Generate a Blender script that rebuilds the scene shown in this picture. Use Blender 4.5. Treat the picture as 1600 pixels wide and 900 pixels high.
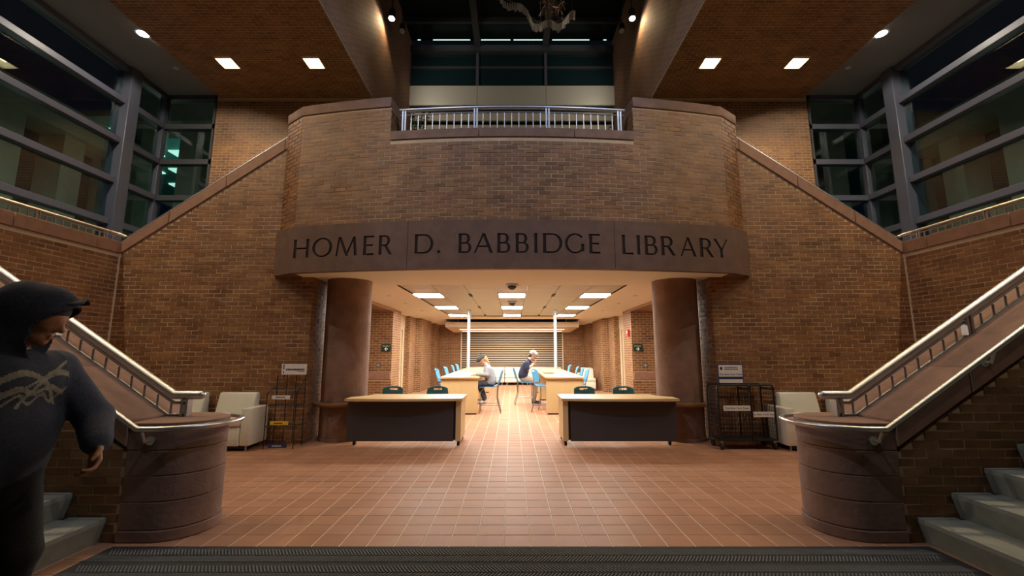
import bpy, bmesh, math, random
import numpy as np
from mathutils import Vector, Matrix

random.seed(7)
for o in list(bpy.data.objects):
    bpy.data.objects.remove(o)
SC = bpy.context.scene
COL = SC.collection
PI = math.pi

# ---------------------------------------------------------------- camera
CAM_H, TILT, FPX = 1.42, math.radians(8.4), 677.0
cam_d = bpy.data.cameras.new('camera')
cam = bpy.data.objects.new('camera', cam_d)
COL.objects.link(cam)
cam.location = (0, 0, CAM_H)
cam.rotation_euler = (PI / 2 + TILT, 0, 0)
cam_d.sensor_width = 36.0
cam_d.lens = FPX / 1600 * 36
cam_d.clip_start = 0.05
cam_d.clip_end = 200
SC.camera = cam

# ---------------------------------------------------------------- world (night) and exposure
world = bpy.data.worlds.new('night')
SC.world = world
world.use_nodes = True
world.node_tree.nodes['Background'].inputs[0].default_value = (0.0016, 0.0026, 0.005, 1)
world.node_tree.nodes['Background'].inputs[1].default_value = 1.0
SC.view_settings.view_transform = 'Standard'
SC.view_settings.look = 'None'
SC.view_settings.gamma = 1
SC.view_settings.use_curve_mapping = False
SC.view_settings.exposure = 0.0
SC.cycles.max_bounces = 7
SC.cycles.diffuse_bounces = 4
SC.cycles.glossy_bounces = 4
SC.cycles.transparent_max_bounces = 8
SC.cycles.sample_clamp_indirect = 4.0
SC.cycles.caustics_reflective = False
SC.cycles.caustics_refractive = False

# light levels, tuned against the photograph
WARM = (1.0, 0.70, 0.34)
NEUTRAL = (1.0, 0.86, 0.70)
COOL = (1.0, 0.87, 0.70)
L_SQUARE = 175.0       # recessed square lights of the brick soffit
L_ROUND = 205.0        # round downlights of the grey ceiling strips
L_SPOT = 740.0         # track spots aimed at the balcony front
L_SPOT_REAR = 42.0
L_PANEL = 90.0          # emission of the passage light panels
L_STRIP = 2.5

# ---------------------------------------------------------------- materials
def mat(name, col, rough=0.6, metal=0.0, noise=0.0, nscale=8.0, bump=0.0, bscale=60.0, spec=0.5, emit=None, estr=0.0):
    m = bpy.data.materials.new(name)
    m.use_nodes = True
    nt = m.node_tree
    b = nt.nodes['Principled BSDF']
    b.inputs['Base Color'].default_value = (*col, 1)
    b.inputs['Roughness'].default_value = rough
    b.inputs['Metallic'].default_value = metal
    b.inputs['Specular IOR Level'].default_value = spec
    if emit:
        b.inputs['Emission Color'].default_value = (*emit, 1)
        b.inputs['Emission Strength'].default_value = estr
    if noise or bump:
        tc = nt.nodes.new('ShaderNodeTexCoord')
    if noise:
        n = nt.nodes.new('ShaderNodeTexNoise')
        n.inputs['Scale'].default_value = nscale
        n.inputs['Detail'].default_value = 6
        nt.links.new(tc.outputs['Object'], n.inputs['Vector'])
        r = nt.nodes.new('ShaderNodeValToRGB')
        r.color_ramp.elements[0].position = 0.3
        r.color_ramp.elements[1].position = 0.7
        r.color_ramp.elements[0].color = (*[c * (1 - noise) for c in col], 1)
        r.color_ramp.elements[1].color = (*[min(1, c * (1 + noise)) for c in col], 1)
        nt.links.new(n.outputs['Fac'], r.inputs['Fac'])
        nt.links.new(r.outputs['Color'], b.inputs['Base Color'])
    if bump:
        n2 = nt.nodes.new('ShaderNodeTexNoise')
        n2.inputs['Scale'].default_value = bscale
        n2.inputs['Detail'].default_value = 4
        nt.links.new(tc.outputs['Object'], n2.inputs['Vector'])
        bp = nt.nodes.new('ShaderNodeBump')
        bp.inputs['Strength'].default_value = bump
        bp.inputs['Distance'].default_value = 0.01
        nt.links.new(n2.outputs['Fac'], bp.inputs['Height'])
        nt.links.new(bp.outputs['Normal'], b.inputs['Normal'])
    return m

def piece_mat(name, cols, rough=0.7, bump=0.3, bscale=90.0, spec=0.4, blotch=0.25, rvar=0.0):
    """bricks and tiles: each piece draws its own tone, whether it is an object or an island of a joined mesh"""
    m = mat(name, cols[0], rough, bump=bump, bscale=bscale, spec=spec)
    nt = m.node_tree
    b = nt.nodes['Principled BSDF']
    oi = nt.nodes.new('ShaderNodeObjectInfo')
    ge = nt.nodes.new('ShaderNodeNewGeometry')
    ad = nt.nodes.new('ShaderNodeMath'); ad.operation = 'ADD'
    fr = nt.nodes.new('ShaderNodeMath'); fr.operation = 'FRACT'
    nt.links.new(oi.outputs['Random'], ad.inputs[0])
    nt.links.new(ge.outputs['Random Per Island'], ad.inputs[1])
    nt.links.new(ad.outputs[0], fr.inputs[0])
    r = nt.nodes.new('ShaderNodeValToRGB')
    els = r.color_ramp.elements
    while len(els) < len(cols):
        els.new(0.5)
    for i, c in enumerate(cols):
        els[i].position = i / (len(cols) - 1)
        els[i].color = (*c, 1)
    nt.links.new(fr.outputs[0], r.inputs['Fac'])
    n = nt.nodes.new('ShaderNodeTexNoise')
    n.inputs['Scale'].default_value = 3.0
    n.inputs['Detail'].default_value = 5
    nt.links.new(ge.outputs['Position'], n.inputs['Vector'])
    mr = nt.nodes.new('ShaderNodeMapRange')
    mr.inputs['From Min'].default_value = 0.3
    mr.inputs['From Max'].default_value = 0.7
    mr.inputs['To Min'].default_value = 1 - blotch
    mr.inputs['To Max'].default_value = 1 + blotch
    nt.links.new(n.outputs['Fac'], mr.inputs['Value'])
    mx = nt.nodes.new('ShaderNodeMix'); mx.data_type = 'RGBA'; mx.blend_type = 'MULTIPLY'
    mx.inputs['Factor'].default_value = 1
    nt.links.new(r.outputs['Color'], mx.inputs['A'])
    nt.links.new(mr.outputs['Result'], mx.inputs['B'])
    nt.links.new(mx.outputs['Result'], b.inputs['Base Color'])
    if rvar:
        mr2 = nt.nodes.new('ShaderNodeMapRange')
        mr2.inputs['To Min'].default_value = rough - rvar
        mr2.inputs['To Max'].default_value = rough + rvar
        nt.links.new(n.outputs['Fac'], mr2.inputs['Value'])
        nt.links.new(mr2.outputs['Result'], b.inputs['Roughness'])
    return m

def glass_mat(name, tint=(0.75, 0.9, 0.9), refl=1.0):
    m = bpy.data.materials.new(name)
    m.use_nodes = True
    nt = m.node_tree
    nt.nodes.remove(nt.nodes['Principled BSDF'])
    out = nt.nodes['Material Output']
    t = nt.nodes.new('ShaderNodeBsdfTransparent'); t.inputs[0].default_value = (*tint, 1)
    g = nt.nodes.new('ShaderNodeBsdfGlossy'); g.inputs['Roughness'].default_value = 0.0
    g.inputs['Color'].default_value = (refl, refl, refl, 1)
    lw = nt.nodes.new('ShaderNodeLayerWeight'); lw.inputs['Blend'].default_value = 0.5
    pw = nt.nodes.new('ShaderNodeMath'); pw.operation = 'POWER'; pw.inputs[1].default_value = 4.0
    fz = nt.nodes.new('ShaderNodeMath'); fz.operation = 'MULTIPLY_ADD'; fz.inputs[1].default_value = 0.9; fz.inputs[2].default_value = 0.05
    nt.links.new(lw.outputs['Facing'], pw.inputs[0]); nt.links.new(pw.outputs[0], fz.inputs[0])
    mx = nt.nodes.new('ShaderNodeMixShader')
    nt.links.new(fz.outputs[0], mx.inputs[0])
    nt.links.new(t.outputs[0], mx.inputs[1])
    nt.links.new(g.outputs[0], mx.inputs[2])
    nt.links.new(mx.outputs[0], out.inputs['Surface'])
    return m

def emit_mat(name, col, s):
    return mat(name, (0.8, 0.8, 0.8), 0.5, emit=col, estr=s)

def wood_mat(name, col, rough=0.35, stretch=(1, 1, 14)):
    m = mat(name, col, rough)
    nt = m.node_tree
    b = nt.nodes['Principled BSDF']
    tc = nt.nodes.new('ShaderNodeTexCoord')
    mp = nt.nodes.new('ShaderNodeMapping'); mp.inputs['Scale'].default_value = stretch
    n = nt.nodes.new('ShaderNodeTexNoise'); n.inputs['Scale'].default_value = 3; n.inputs['Detail'].default_value = 5
    r = nt.nodes.new('ShaderNodeValToRGB')
    r.color_ramp.elements[0].color = (*[c * 0.88 for c in col], 1)
    r.color_ramp.elements[1].color = (*[min(1, c * 1.1) for c in col], 1)
    nt.links.new(tc.outputs['Object'], mp.inputs[0]); nt.links.new(mp.outputs[0], n.inputs['Vector'])
    nt.links.new(n.outputs['Fac'], r.inputs[0]); nt.links.new(r.outputs[0], b.inputs['Base Color'])
    return m

def brick_tex_mat(name):
    """brickwork too far off or too steeply seen to tell the bricks apart"""
    m = mat(name, (0.2, 0.1, 0.06), 0.8)
    nt = m.node_tree
    b = nt.nodes['Principled BSDF']
    tc = nt.nodes.new('ShaderNodeTexCoord')
    sp = nt.nodes.new('ShaderNodeSeparateXYZ'); nt.links.new(tc.outputs['Object'], sp.inputs[0])
    ad = nt.nodes.new('ShaderNodeMath'); ad.operation = 'ADD'
    nt.links.new(sp.outputs[0], ad.inputs[0]); nt.links.new(sp.outputs[1], ad.inputs[1])
    cb = nt.nodes.new('ShaderNodeCombineXYZ')
    nt.links.new(ad.outputs[0], cb.inputs[0]); nt.links.new(sp.outputs[2], cb.inputs[1])
    br = nt.nodes.new('ShaderNodeTexBrick')
    br.inputs['Scale'].default_value = 1
    br.inputs['Brick Width'].default_value = 0.203
    br.inputs['Row Height'].default_value = 0.0677
    br.inputs['Mortar Size'].default_value = 0.006
    br.inputs['Color1'].default_value = (0.25, 0.115, 0.062, 1)
    br.inputs['Color2'].default_value = (0.18, 0.083, 0.05, 1)
    br.inputs['Mortar'].default_value = (0.36, 0.27, 0.19, 1)
    nt.links.new(cb.outputs[0], br.inputs['Vector'])
    nt.links.new(br.outputs['Color'], b.inputs['Base Color'])
    return m

M = {}
M['brick'] = piece_mat('brick', [(0.17, 0.077, 0.034), (0.25, 0.116, 0.046), (0.21, 0.102, 0.052), (0.29, 0.142, 0.054), (0.23, 0.100, 0.040)], 0.50, bump=0.35)
M['mortar'] = mat('mortar', (0.55, 0.41, 0.25), 0.9, noise=0.1)
M['brick_far'] = brick_tex_mat('brick_far')
M['tile'] = piece_mat('terracotta_tile', [(0.37, 0.185, 0.105), (0.42, 0.215, 0.125), (0.40, 0.195, 0.107), (0.44, 0.23, 0.135)], 0.50, bump=0.05, bscale=25, blotch=0.10, rvar=0.06, spec=0.13)
M['grout'] = mat('grout', (0.66, 0.54, 0.38), 0.9)
M['stone'] = mat('brownstone', (0.225, 0.128, 0.088), 0.8, noise=0.18, nscale=5, bump=0.55, bscale=22)
M['stone_smooth'] = mat('brownstone_coping', (0.28, 0.150, 0.095), 0.75, noise=0.14, nscale=9, bump=0.25, bscale=50)
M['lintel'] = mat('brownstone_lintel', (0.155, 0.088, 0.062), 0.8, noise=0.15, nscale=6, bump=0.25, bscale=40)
M['letter'] = mat('letter_groove', (0.022, 0.010, 0.008), 0.9)
M['concrete'] = mat('stair_concrete', (0.27, 0.27, 0.215), 0.75, noise=0.12, nscale=10, bump=0.15, bscale=80)
M['concrete_out'] = mat('cast_concrete', (0.42, 0.40, 0.31), 0.85, noise=0.08, nscale=2)
M['steel'] = mat('brushed_steel', (0.58, 0.57, 0.56), 0.40, metal=1.0)
M['steel_dark'] = mat('satin_steel', (0.40, 0.40, 0.40), 0.4, metal=1.0)
M['mull'] = mat('grey_mullion', (0.085, 0.092, 0.125), 0.45, metal=0.0)
M['mull_dark'] = mat('dark_mullion', (0.05, 0.052, 0.058), 0.5)
M['glass'] = glass_mat('window_glass')
M['glass_dark'] = mat('night_glass', (0.010, 0.026, 0.032), 0.12, spec=0.5)
M['ceil_grey'] = mat('grey_plaster', (0.22, 0.24, 0.28), 0.9)
M['gyp'] = mat('beige_plaster', (0.90, 0.86, 0.75), 0.85)
M['panel'] = wood_mat('ceiling_panel', (0.50, 0.49, 0.41), 0.45, (1, 16, 1))
M['dark'] = mat('dark_void', (0.02, 0.02, 0.022), 0.8)
M['light_panel'] = emit_mat('lit_panel', (1, 0.95, 0.87), L_PANEL)
M['square_lens'] = emit_mat('square_lens', (1.0, 0.80, 0.50), 14)
M['round_lens'] = emit_mat('round_lens', (0.85, 0.94, 1.0), 22)
M['spot_lens'] = emit_mat('spot_lens', (0.90, 0.97, 1.0), 40)
M['strip_lens'] = emit_mat('strip_lens', (1, 0.93, 0.8), L_STRIP)
M['green_lens'] = emit_mat('green_white_lens', (0.68, 1.0, 0.80), 1.1)
M['white_metal'] = mat('white_metal', (0.42, 0.45, 0.49), 0.35)
M['maple'] = wood_mat('maple_laminate', (0.66, 0.46, 0.21), 0.35, (14, 1, 1))
M['maple_v'] = wood_mat('maple_panel', (0.68, 0.49, 0.24), 0.4, (16, 16, 1))
M['canopy_wood'] = wood_mat('canopy_wood', (0.80, 0.64, 0.45), 0.45, (1, 14, 14))
M['slat'] = wood_mat('slat_wood', (0.80, 0.66, 0.47), 0.5, (1, 14, 14))
M['desk_dark'] = mat('charcoal_panel', (0.052, 0.045, 0.045), 0.55)
M['brown_wood'] = wood_mat('brown_ledge', (0.26, 0.135, 0.06), 0.45, (6, 6, 1))
M['black_metal'] = mat('black_powdercoat', (0.012, 0.012, 0.014), 0.4)
M['blue'] = mat('blue_plastic', (0.085, 0.30, 0.50), 0.42)
M['teal'] = mat('teal_plastic', (0.060, 0.29, 0.37), 0.42)
M['chrome'] = mat('chrome', (0.36, 0.36, 0.37), 0.42, metal=1.0)
M['vinyl'] = mat('cream_vinyl', (0.76, 0.73, 0.58), 0.42, noise=0.03, nscale=20)
M['vinyl_white'] = mat('white_vinyl', (0.78, 0.75, 0.67), 0.45)
M['rubber'] = mat('black_rubber', (0.012, 0.012, 0.012), 0.7)
M['mat_base'] = mat('mat_carpet', (0.030, 0.031, 0.032), 0.95, noise=0.35, nscale=180, bump=0.4, bscale=300)
M['mat_rib'] = mat('mat_rib', (0.120, 0.120, 0.116), 0.95, noise=0.25, nscale=150)
M['paper'] = mat('white_card', (0.80, 0.78, 0.73), 0.7)
M['ink'] = mat('black_ink', (0.02, 0.02, 0.025), 0.7)
M['navy_card'] = mat('navy_card', (0.03, 0.035, 0.13), 0.6)
M['yellow_card'] = mat('yellow_card', (0.80, 0.50, 0.03), 0.6)
M['red'] = mat('alarm_red', (0.62, 0.03, 0.035), 0.4)
M['sign_green'] = mat('sign_green', (0.008, 0.035, 0.022), 0.5)
M['sign_white'] = mat('sign_white', (0.85, 0.85, 0.82), 0.6)
M['leaf'] = mat('leaf', (0.035, 0.075, 0.025), 0.55)
M['pot'] = mat('clay_pot', (0.24, 0.12, 0.07), 0.8)
M['door'] = mat('beige_door', (0.52, 0.40, 0.26), 0.55)
M['beige_wall'] = mat('beige_wall', (0.50, 0.47, 0.38), 0.8)
M['panel_metal'] = mat('fascia_metal', (0.55, 0.55, 0.48), 0.42, metal=0.25)
M['sky_glass'] = mat('skylight_glass', (0.006, 0.010, 0.011), 0.5, spec=0.2)
M['teal_wall'] = mat('teal_wall', (0.16, 0.42, 0.38), 0.8)

# ---------------------------------------------------------------- mesh builder
class MB:
    def __init__(self):
        self.v, self.f, self.m = [], [], []
    def add(self, vs, fs, mi=0):
        n = len(self.v)
        self.v += [tuple(p) for p in vs]
        self.f += [tuple(i + n for i in q) for q in fs]
        self.m += [mi] * len(fs)
        return self
    def box(self, x0, x1, y0, y1, z0, z1, mi=0):
        x0, x1 = min(x0, x1), max(x0, x1); y0, y1 = min(y0, y1), max(y0, y1); z0, z1 = min(z0, z1), max(z0, z1)
        v = [(x, y, z) for z in (z0, z1) for y in (y0, y1) for x in (x0, x1)]
        return self.add(v, [(0, 2, 3, 1), (4, 5, 7, 6), (0, 1, 5, 4), (2, 6, 7, 3), (0, 4, 6, 2), (1, 3, 7, 5)], mi)
    def prism(self, pts, axis, a, b, mi=0):
        n = len(pts)
        def mk(p, t):
            return {'z': (p[0], p[1], t), 'y': (p[0], t, p[1]), 'x': (t, p[0], p[1])}[axis]
        v = [mk(p, a) for p in pts] + [mk(p, b) for p in pts]
        f = [tuple(range(n))[::-1], tuple(range(n, 2 * n))] + [(i, (i + 1) % n, n + (i + 1) % n, n + i) for i in range(n)]
        return self.add(v, f, mi)
    def tube(self, path, r, n=10, mi=0, caps=True, closed=False):
        P = [Vector(p) for p in path]
        rs = r if isinstance(r, (list, tuple)) else [r] * len(P)
        rings = []
        up = Vector((0, 0, 1))
        prev = None
        for i, p in enumerate(P):
            a = P[i - 1] if (i > 0 or closed) else None
            c = P[(i + 1) % len(P)] if (i < len(P) - 1 or closed) else None
            d1 = (p - a).normalized() if a is not None else None
            d2 = (c - p).normalized() if c is not None else None
            t = (d1 + d2).normalized() if d1 is not None and d2 is not None and (d1 + d2).length > 1e-6 else (d1 if d1 is not None else d2)
            if prev is None:
                s = t.cross(up)
                if s.length < 1e-3:
                    s = t.cross(Vector((1, 0, 0)))
                s.normalize()
            else:
                s = prev - t * prev.dot(t)
                if s.length < 1e-4:
                    s = t.cross(up)
                s.normalize()
            prev = s
            w = s.cross(t).normalized()
            k = 1.0
            if d1 is not None and d2 is not None:
                k = 1 / max(0.5, t.dot(d1))
            rings.append([p + (s * math.cos(2 * PI * j / n) * k + w * math.sin(2 * PI * j / n)) * rs[i] for j in range(n)])
        v = [q for ring in rings for q in ring]
        f = []
        m = len(rings)
        for i in range(m if closed else m - 1):
            for j in range(n):
                f.append((i * n + j, i * n + (j + 1) % n, ((i + 1) % m) * n + (j + 1) % n, ((i + 1) % m) * n + j))
        if caps and not closed:
            f += [tuple(range(n))[::-1], tuple(range((m - 1) * n, m * n))]
        return self.add(v, f, mi)
    def lathe(self, prof, c=(0, 0, 0), n=24, mi=0, a0=0.0, a1=2 * PI):
        full = abs(a1 - a0 - 2 * PI) < 1e-6
        k = n if full else n + 1
        v = [(c[0] + r * math.cos(a0 + (a1 - a0) * j / n), c[1] + r * math.sin(a0 + (a1 - a0) * j / n), c[2] + z) for r, z in prof for j in range(k)]
        f = []
        for i in range(len(prof) - 1):
            for j in range(n):
                f.append((i * k + j, i * k + (j + 1) % k, (i + 1) * k + (j + 1) % k, (i + 1) * k + j))
        if full:
            f += [tuple(range(k))[::-1], tuple(range((len(prof) - 1) * k, len(prof) * k))]
        return self.add(v, f, mi)
    def ball(self, c, r, n=12, mi=0):
        rx, ry, rz = r if isinstance(r, tuple) else (r, r, r)
        v, f = [], []
        h = n // 2
        for i in range(h + 1):
            t = PI * i / h
            for j in range(n):
                a = 2 * PI * j / n
                v.append((c[0] + rx * math.sin(t) * math.cos(a), c[1] + ry * math.sin(t) * math.sin(a), c[2] + rz * math.cos(t)))
        for i in range(h):
            for j in range(n):
                f.append((i * n + j, (i + 1) * n + j, (i + 1) * n + (j + 1) % n, i * n + (j + 1) % n))
        return self.add(v, f, mi)
    def build(self, name, mats, parent=None, smooth=False, bevel=0.0, segs=2, local=False, clean=False):
        me = bpy.data.meshes.new(name)
        vs = self.v
        if parent is not None and not local:
            L = parent.location
            vs = [(p[0] - L[0], p[1] - L[1], p[2] - L[2]) for p in vs]
        me.from_pydata(vs, [], self.f)
        if not isinstance(mats, (list, tuple)):
            mats = [mats]
        for m in mats:
            me.materials.append(m)
        if len(mats) > 1:
            me.polygons.foreach_set('material_index', self.m)
        bm = bmesh.new(); bm.from_mesh(me)
        if clean:
            bmesh.ops.remove_doubles(bm, verts=bm.verts, dist=1e-5)
        bmesh.ops.recalc_face_normals(bm, faces=bm.faces)
        if bevel:
            es = [e for e in bm.edges if len(e.link_faces) == 2 and e.calc_face_angle(0) > 0.5]
            bmesh.ops.bevel(bm, geom=es, offset=bevel, segments=segs, affect='EDGES', profile=0.5, clamp_overlap=True)
        bm.to_mesh(me); bm.free()
        if smooth or bevel:
            me.polygons.foreach_set('use_smooth', [True] * len(me.polygons))
            me.set_sharp_from_angle(angle=math.radians(40))
        o = bpy.data.objects.new(name, me)
        COL.objects.link(o)
        if parent is not None:
            o.parent = parent
        return o

def tag(o, label=None, cat=None, group=None, kind=None):
    if label: o['label'] = label
    if cat: o['category'] = cat
    if group: o['group'] = group
    if kind: o['kind'] = kind
    return o

def thing(name, label, cat, loc=(0, 0, 0), rz=0.0, group=None, kind=None):
    o = bpy.data.objects.new(name, None)
    o.empty_display_size = 0.1
    COL.objects.link(o)
    o.location = loc
    o.rotation_euler = (0, 0, rz)
    return tag(o, label, cat, group, kind)

def copy_tree(o, parent=None):
    c = o.copy(); COL.objects.link(c)
    c.parent = parent
    for ch in list(o.children):
        copy_tree(ch, c)
    return c

def struct(o, label, cat='wall'):
    return tag(o, label, cat, kind='structure')

def lamp(name, kind, loc, energy, col, parent=None, target=None, size=0.1, angle=60, blend=0.3):
    d = bpy.data.lights.new(name, kind)
    d.energy = energy; d.color = col
    if kind == 'SPOT':
        d.spot_size = math.radians(angle); d.spot_blend = blend; d.shadow_soft_size = size
    elif kind == 'AREA':
        d.size = size
    else:
        d.shadow_soft_size = size
    o = bpy.data.objects.new(name, d)
    COL.objects.link(o)
    o.location = loc
    if target is not None:
        o.rotation_euler = (Vector(target) - Vector(loc)).to_track_quat('-Z', 'Y').to_euler()
    if parent is not None:
        o.parent = parent
        o.location = Vector(loc) - parent.location
    return o

SIDE = {-1: 'left', 1: 'right'}

# ---------------------------------------------------------------- brick and tile fields (laid at the end)
FIELDS = []
def field(parent, fn, rows, cols_fn, v0, pitch_u, pitch_v, joint, thick, mat_, name, label_stuff, stagger=0.5, u0=0.0, minpx=10, cap=300):
    """fn(u, v) -> (position, u axis, v axis); cols_fn(v) -> list of (ua, ub) spans the course may fill"""
    FIELDS.append(dict(parent=parent, fn=fn, rows=rows, cols=cols_fn, v0=v0, pu=pitch_u, pv=pitch_v, j=joint, t=thick, m=mat_, name=name,
                       stuff=label_stuff, st=stagger, u0=u0, minpx=minpx, cap=cap))

BU, BV = 0.2032, 0.0677
def wall_bricks(parent, origin, udir, spans, z0, z1, minpx=10, u0=0.0):
    O = Vector(origin); U = Vector(udir); Z = Vector((0, 0, 1))
    n = int((z1 - z0) / BV + 1e-6)
    field(parent, lambda u, v: (O + U * u + Z * v, U, Z), n, spans, z0, BU, BV, 0.0115, 0.007, M['brick'], 'brick', 'brick_courses', u0=u0, minpx=minpx)
# ================================================================ SETTING
# ---- floor
floor = struct(MB().box(-9, 9, -3, 20.6, -0.2, -0.003).build('floor', M['grout']), 'terracotta quarry tile floor running from the mat into the bright passage', 'floor')
TP = 0.2032
TX0, TY0 = -0.0625, 3.44
def floor_spans(v):
    if v < 3.45: return [(-3.3, 3.3)]
    if v < 4.1: return [(-6.5, 6.5)]
    if v < 7.03: return [(-6.5, 6.5)]
    if 9.9 < v < 12.4: return [(-5.2, 5.2)]
    return [(-3.7, 3.7)]
field(floor, lambda u, v: (Vector((u, v, -0.003)), Vector((1, 0, 0)), Vector((0, 1, 0))), int((20.0 - 0.6) / TP), floor_spans,
      TY0 - 14 * TP, TP, TP, 0.009, 0.006, M['tile'], 'tile', 'tile_paving', stagger=0.0, u0=TX0, minpx=10)

# ---- entrance mat
entrance_mat = thing('entrance_mat', 'charcoal ribbed entrance mat across the front of the lobby floor', 'mat', (0, 2.2, 0))
MX0, MX1, MY1 = -2.93, 3.06, 3.405
MB().box(MX0, MX1, -0.6, MY1, 0.0, 0.010).build('backing', M['mat_base'], entrance_mat)
MB().box(MX0, MX1, MY1, MY1 + 0.018, 0.0, 0.007).build('edge_strip', M['rubber'], entrance_mat)
rib = MB()
band = 0
y = MY1 - 0.045
while y > 1.0:
    w = 0.085
    sgn = 1 if band % 2 == 0 else -1
    x = MX0 + 0.05
    while x < MX1 - 0.1:
        s = 0.055 * sgn
        x0, x1 = x, x + 0.010
        v = [(x0, y, .010), (x1, y, .010), (x1 + s, y - w, .010), (x0 + s, y - w, .010), (x0, y, .0145), (x1, y, .0145), (x1 + s, y - w, .0145), (x0 + s, y - w, .0145)]
        rib.add(v, [(4, 5, 6, 7), (0, 1, 5, 4), (1, 2, 6, 5), (2, 3, 7, 6), (3, 0, 4, 7)])
        x += 0.024
    y -= w + (0.055 if band % 2 else 0.012)
    band += 1
tag(rib.build('ribs', M['mat_rib'], entrance_mat), kind='stuff')

# ---- stairs
RISE, RUN, SX0 = 0.178, 0.28, 3.07
NSTEP = 13
SLOPE = RISE / RUN
def stair(sx):
    st = thing('staircase', 'concrete stair flight rising to the %s from the entrance mat' % SIDE[sx], 'stairs', (sx * SX0, 2.2, 0), kind='structure')
    for i in range(NSTEP):
        n = SX0 + RUN * i
        zt = RISE * (i + 1)
        pts = [(n, zt), (n, zt - 0.03), (n + 0.045, zt - RISE), (n + RUN + 0.06, zt - RISE), (n + RUN + 0.06, zt)]
        MB().prism([(sx * a, b) for a, b in pts], 'y', 0.7, 3.455).build('step', M['concrete'], st)
        # raised nosing return beside the wall
        pts = [(n - 0.004, zt + 0.004), (n - 0.004, zt - 0.03), (n + 0.041, zt - RISE), (n + 0.07, zt - RISE), (n + 0.03, zt - 0.03), (n + RUN, zt - 0.012), (n + RUN, zt + 0.004)]
        MB().prism([(sx * a, b) for a, b in pts], 'y', 3.455, 3.495).build('stringer_edge', M['concrete'], st)
    zl = RISE * NSTEP
    struct(MB().box(sx * (SX0 + RUN * NSTEP), sx * 8.3, 0.7, 9.6, zl - 0.25, zl).build('floor_landing_' + SIDE[sx], M['concrete']),
           'concrete stair landing behind the %s brick guard wall' % SIDE[sx], 'landing')
stair(-1); stair(1)

# ---- wall beside each stair, ending in a round stone newel
NX, NY, NR = 2.75, 3.80, 0.30
CAPZ = 0.86
def cop_z(x): return CAPZ + max(0.0, (x - 2.93)) * 0.64
def stair_wall(sx):
    w = MB().prism([(sx * 2.75, 0), (sx * 6.5, 0), (sx * 6.5, cop_z(6.5) - 0.22), (sx * 2.95, CAPZ - 0.24), (sx * 2.75, CAPZ - 0.24)], 'y', 3.508, 4.092)
    w = struct(w.build('wall_stair_' + SIDE[sx], M['mortar']), 'low brick wall beside the %s stair flight' % SIDE[sx])
    for yy, s in ((3.508, 1), (4.092, 1)):
        def spans(v, sx=sx):
            lo = NX + 0.24
            if v > CAPZ - 0.26: lo = max(lo, 2.93 + (v + 0.035 + 0.22 - CAPZ) / 0.64)
            return [(lo, 6.5)] if lo < 6.45 else []
        wall_bricks(w, (0, yy, 0), (sx, 0, 0), spans, 0.0, 3.0, u0=0.06)
    # coping stones
    xs = [2.98, 3.62, 4.72, 5.82, 6.5]
    cp = thing('coping', 'sloping brownstone coping on the wall of the %s stair' % SIDE[sx], 'coping', (sx * 2.9, 3.8, 0), kind='structure')
    for a, b in zip(xs[:-1], xs[1:]):
        pts = [(a + .003, cop_z(a)), (b - .003, cop_z(b)), (b - .003, cop_z(b) - 0.20), (a + .003, cop_z(a) - 0.20)]
        MB().prism([(sx * p, q) for p, q in pts], 'y', 3.488, 4.112).build('coping_stone', M['stone_smooth'], cp, bevel=0.006, segs=1)
    # newel: stone drums, flush with the wall
    nw = thing('newel', 'round brownstone newel pier at the foot of the %s stair' % SIDE[sx], 'newel', (sx * NX, NY, 0), kind='structure')
    zs = [0.0, 0.085, 0.288, 0.477, 0.665, CAPZ - 0.03]
    for i, (a, b) in enumerate(zip(zs[:-1], zs[1:])):
        r = NR + (0.010 if i == 0 else 0)
        ang = [(-PI / 2 + PI * j / 20) for j in range(21)]
        pts = [(sx * (NX - r * math.cos(t)), NY + r * math.sin(t)) for t in ang] + [(sx * 2.985, NY + r), (sx * 2.985, NY - r)]
        MB().prism(pts, 'z', a + 0.003, b - 0.003).build('drum', M['stone'], nw, smooth=True, bevel=0.005, segs=1)
    core = [(sx * (NX - (NR - .012) * math.cos(-PI / 2 + PI * j / 16)), NY + (NR - .012) * math.sin(-PI / 2 + PI * j / 16)) for j in range(17)] + [(sx * 2.97, NY + .288), (sx * 2.97, NY - .288)]
    MB().prism(core, 'z', 0.0, CAPZ - .03).build('core', M['mortar'], nw)
    r = NR + 0.005
    pts = [(sx * (NX - r * math.cos(-PI / 2 + PI * j / 24)), NY + r * math.sin(-PI / 2 + PI * j / 24)) for j in range(25)] + [(sx * 2.98, NY + .312), (sx * 2.98, NY - .312)]
    MB().prism(pts, 'z', CAPZ - 0.03, CAPZ + 0.012).build('cap_stone', M['stone_smooth'], nw, smooth=True, bevel=0.006)
stair_wall(-1); stair_wall(1)

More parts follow.
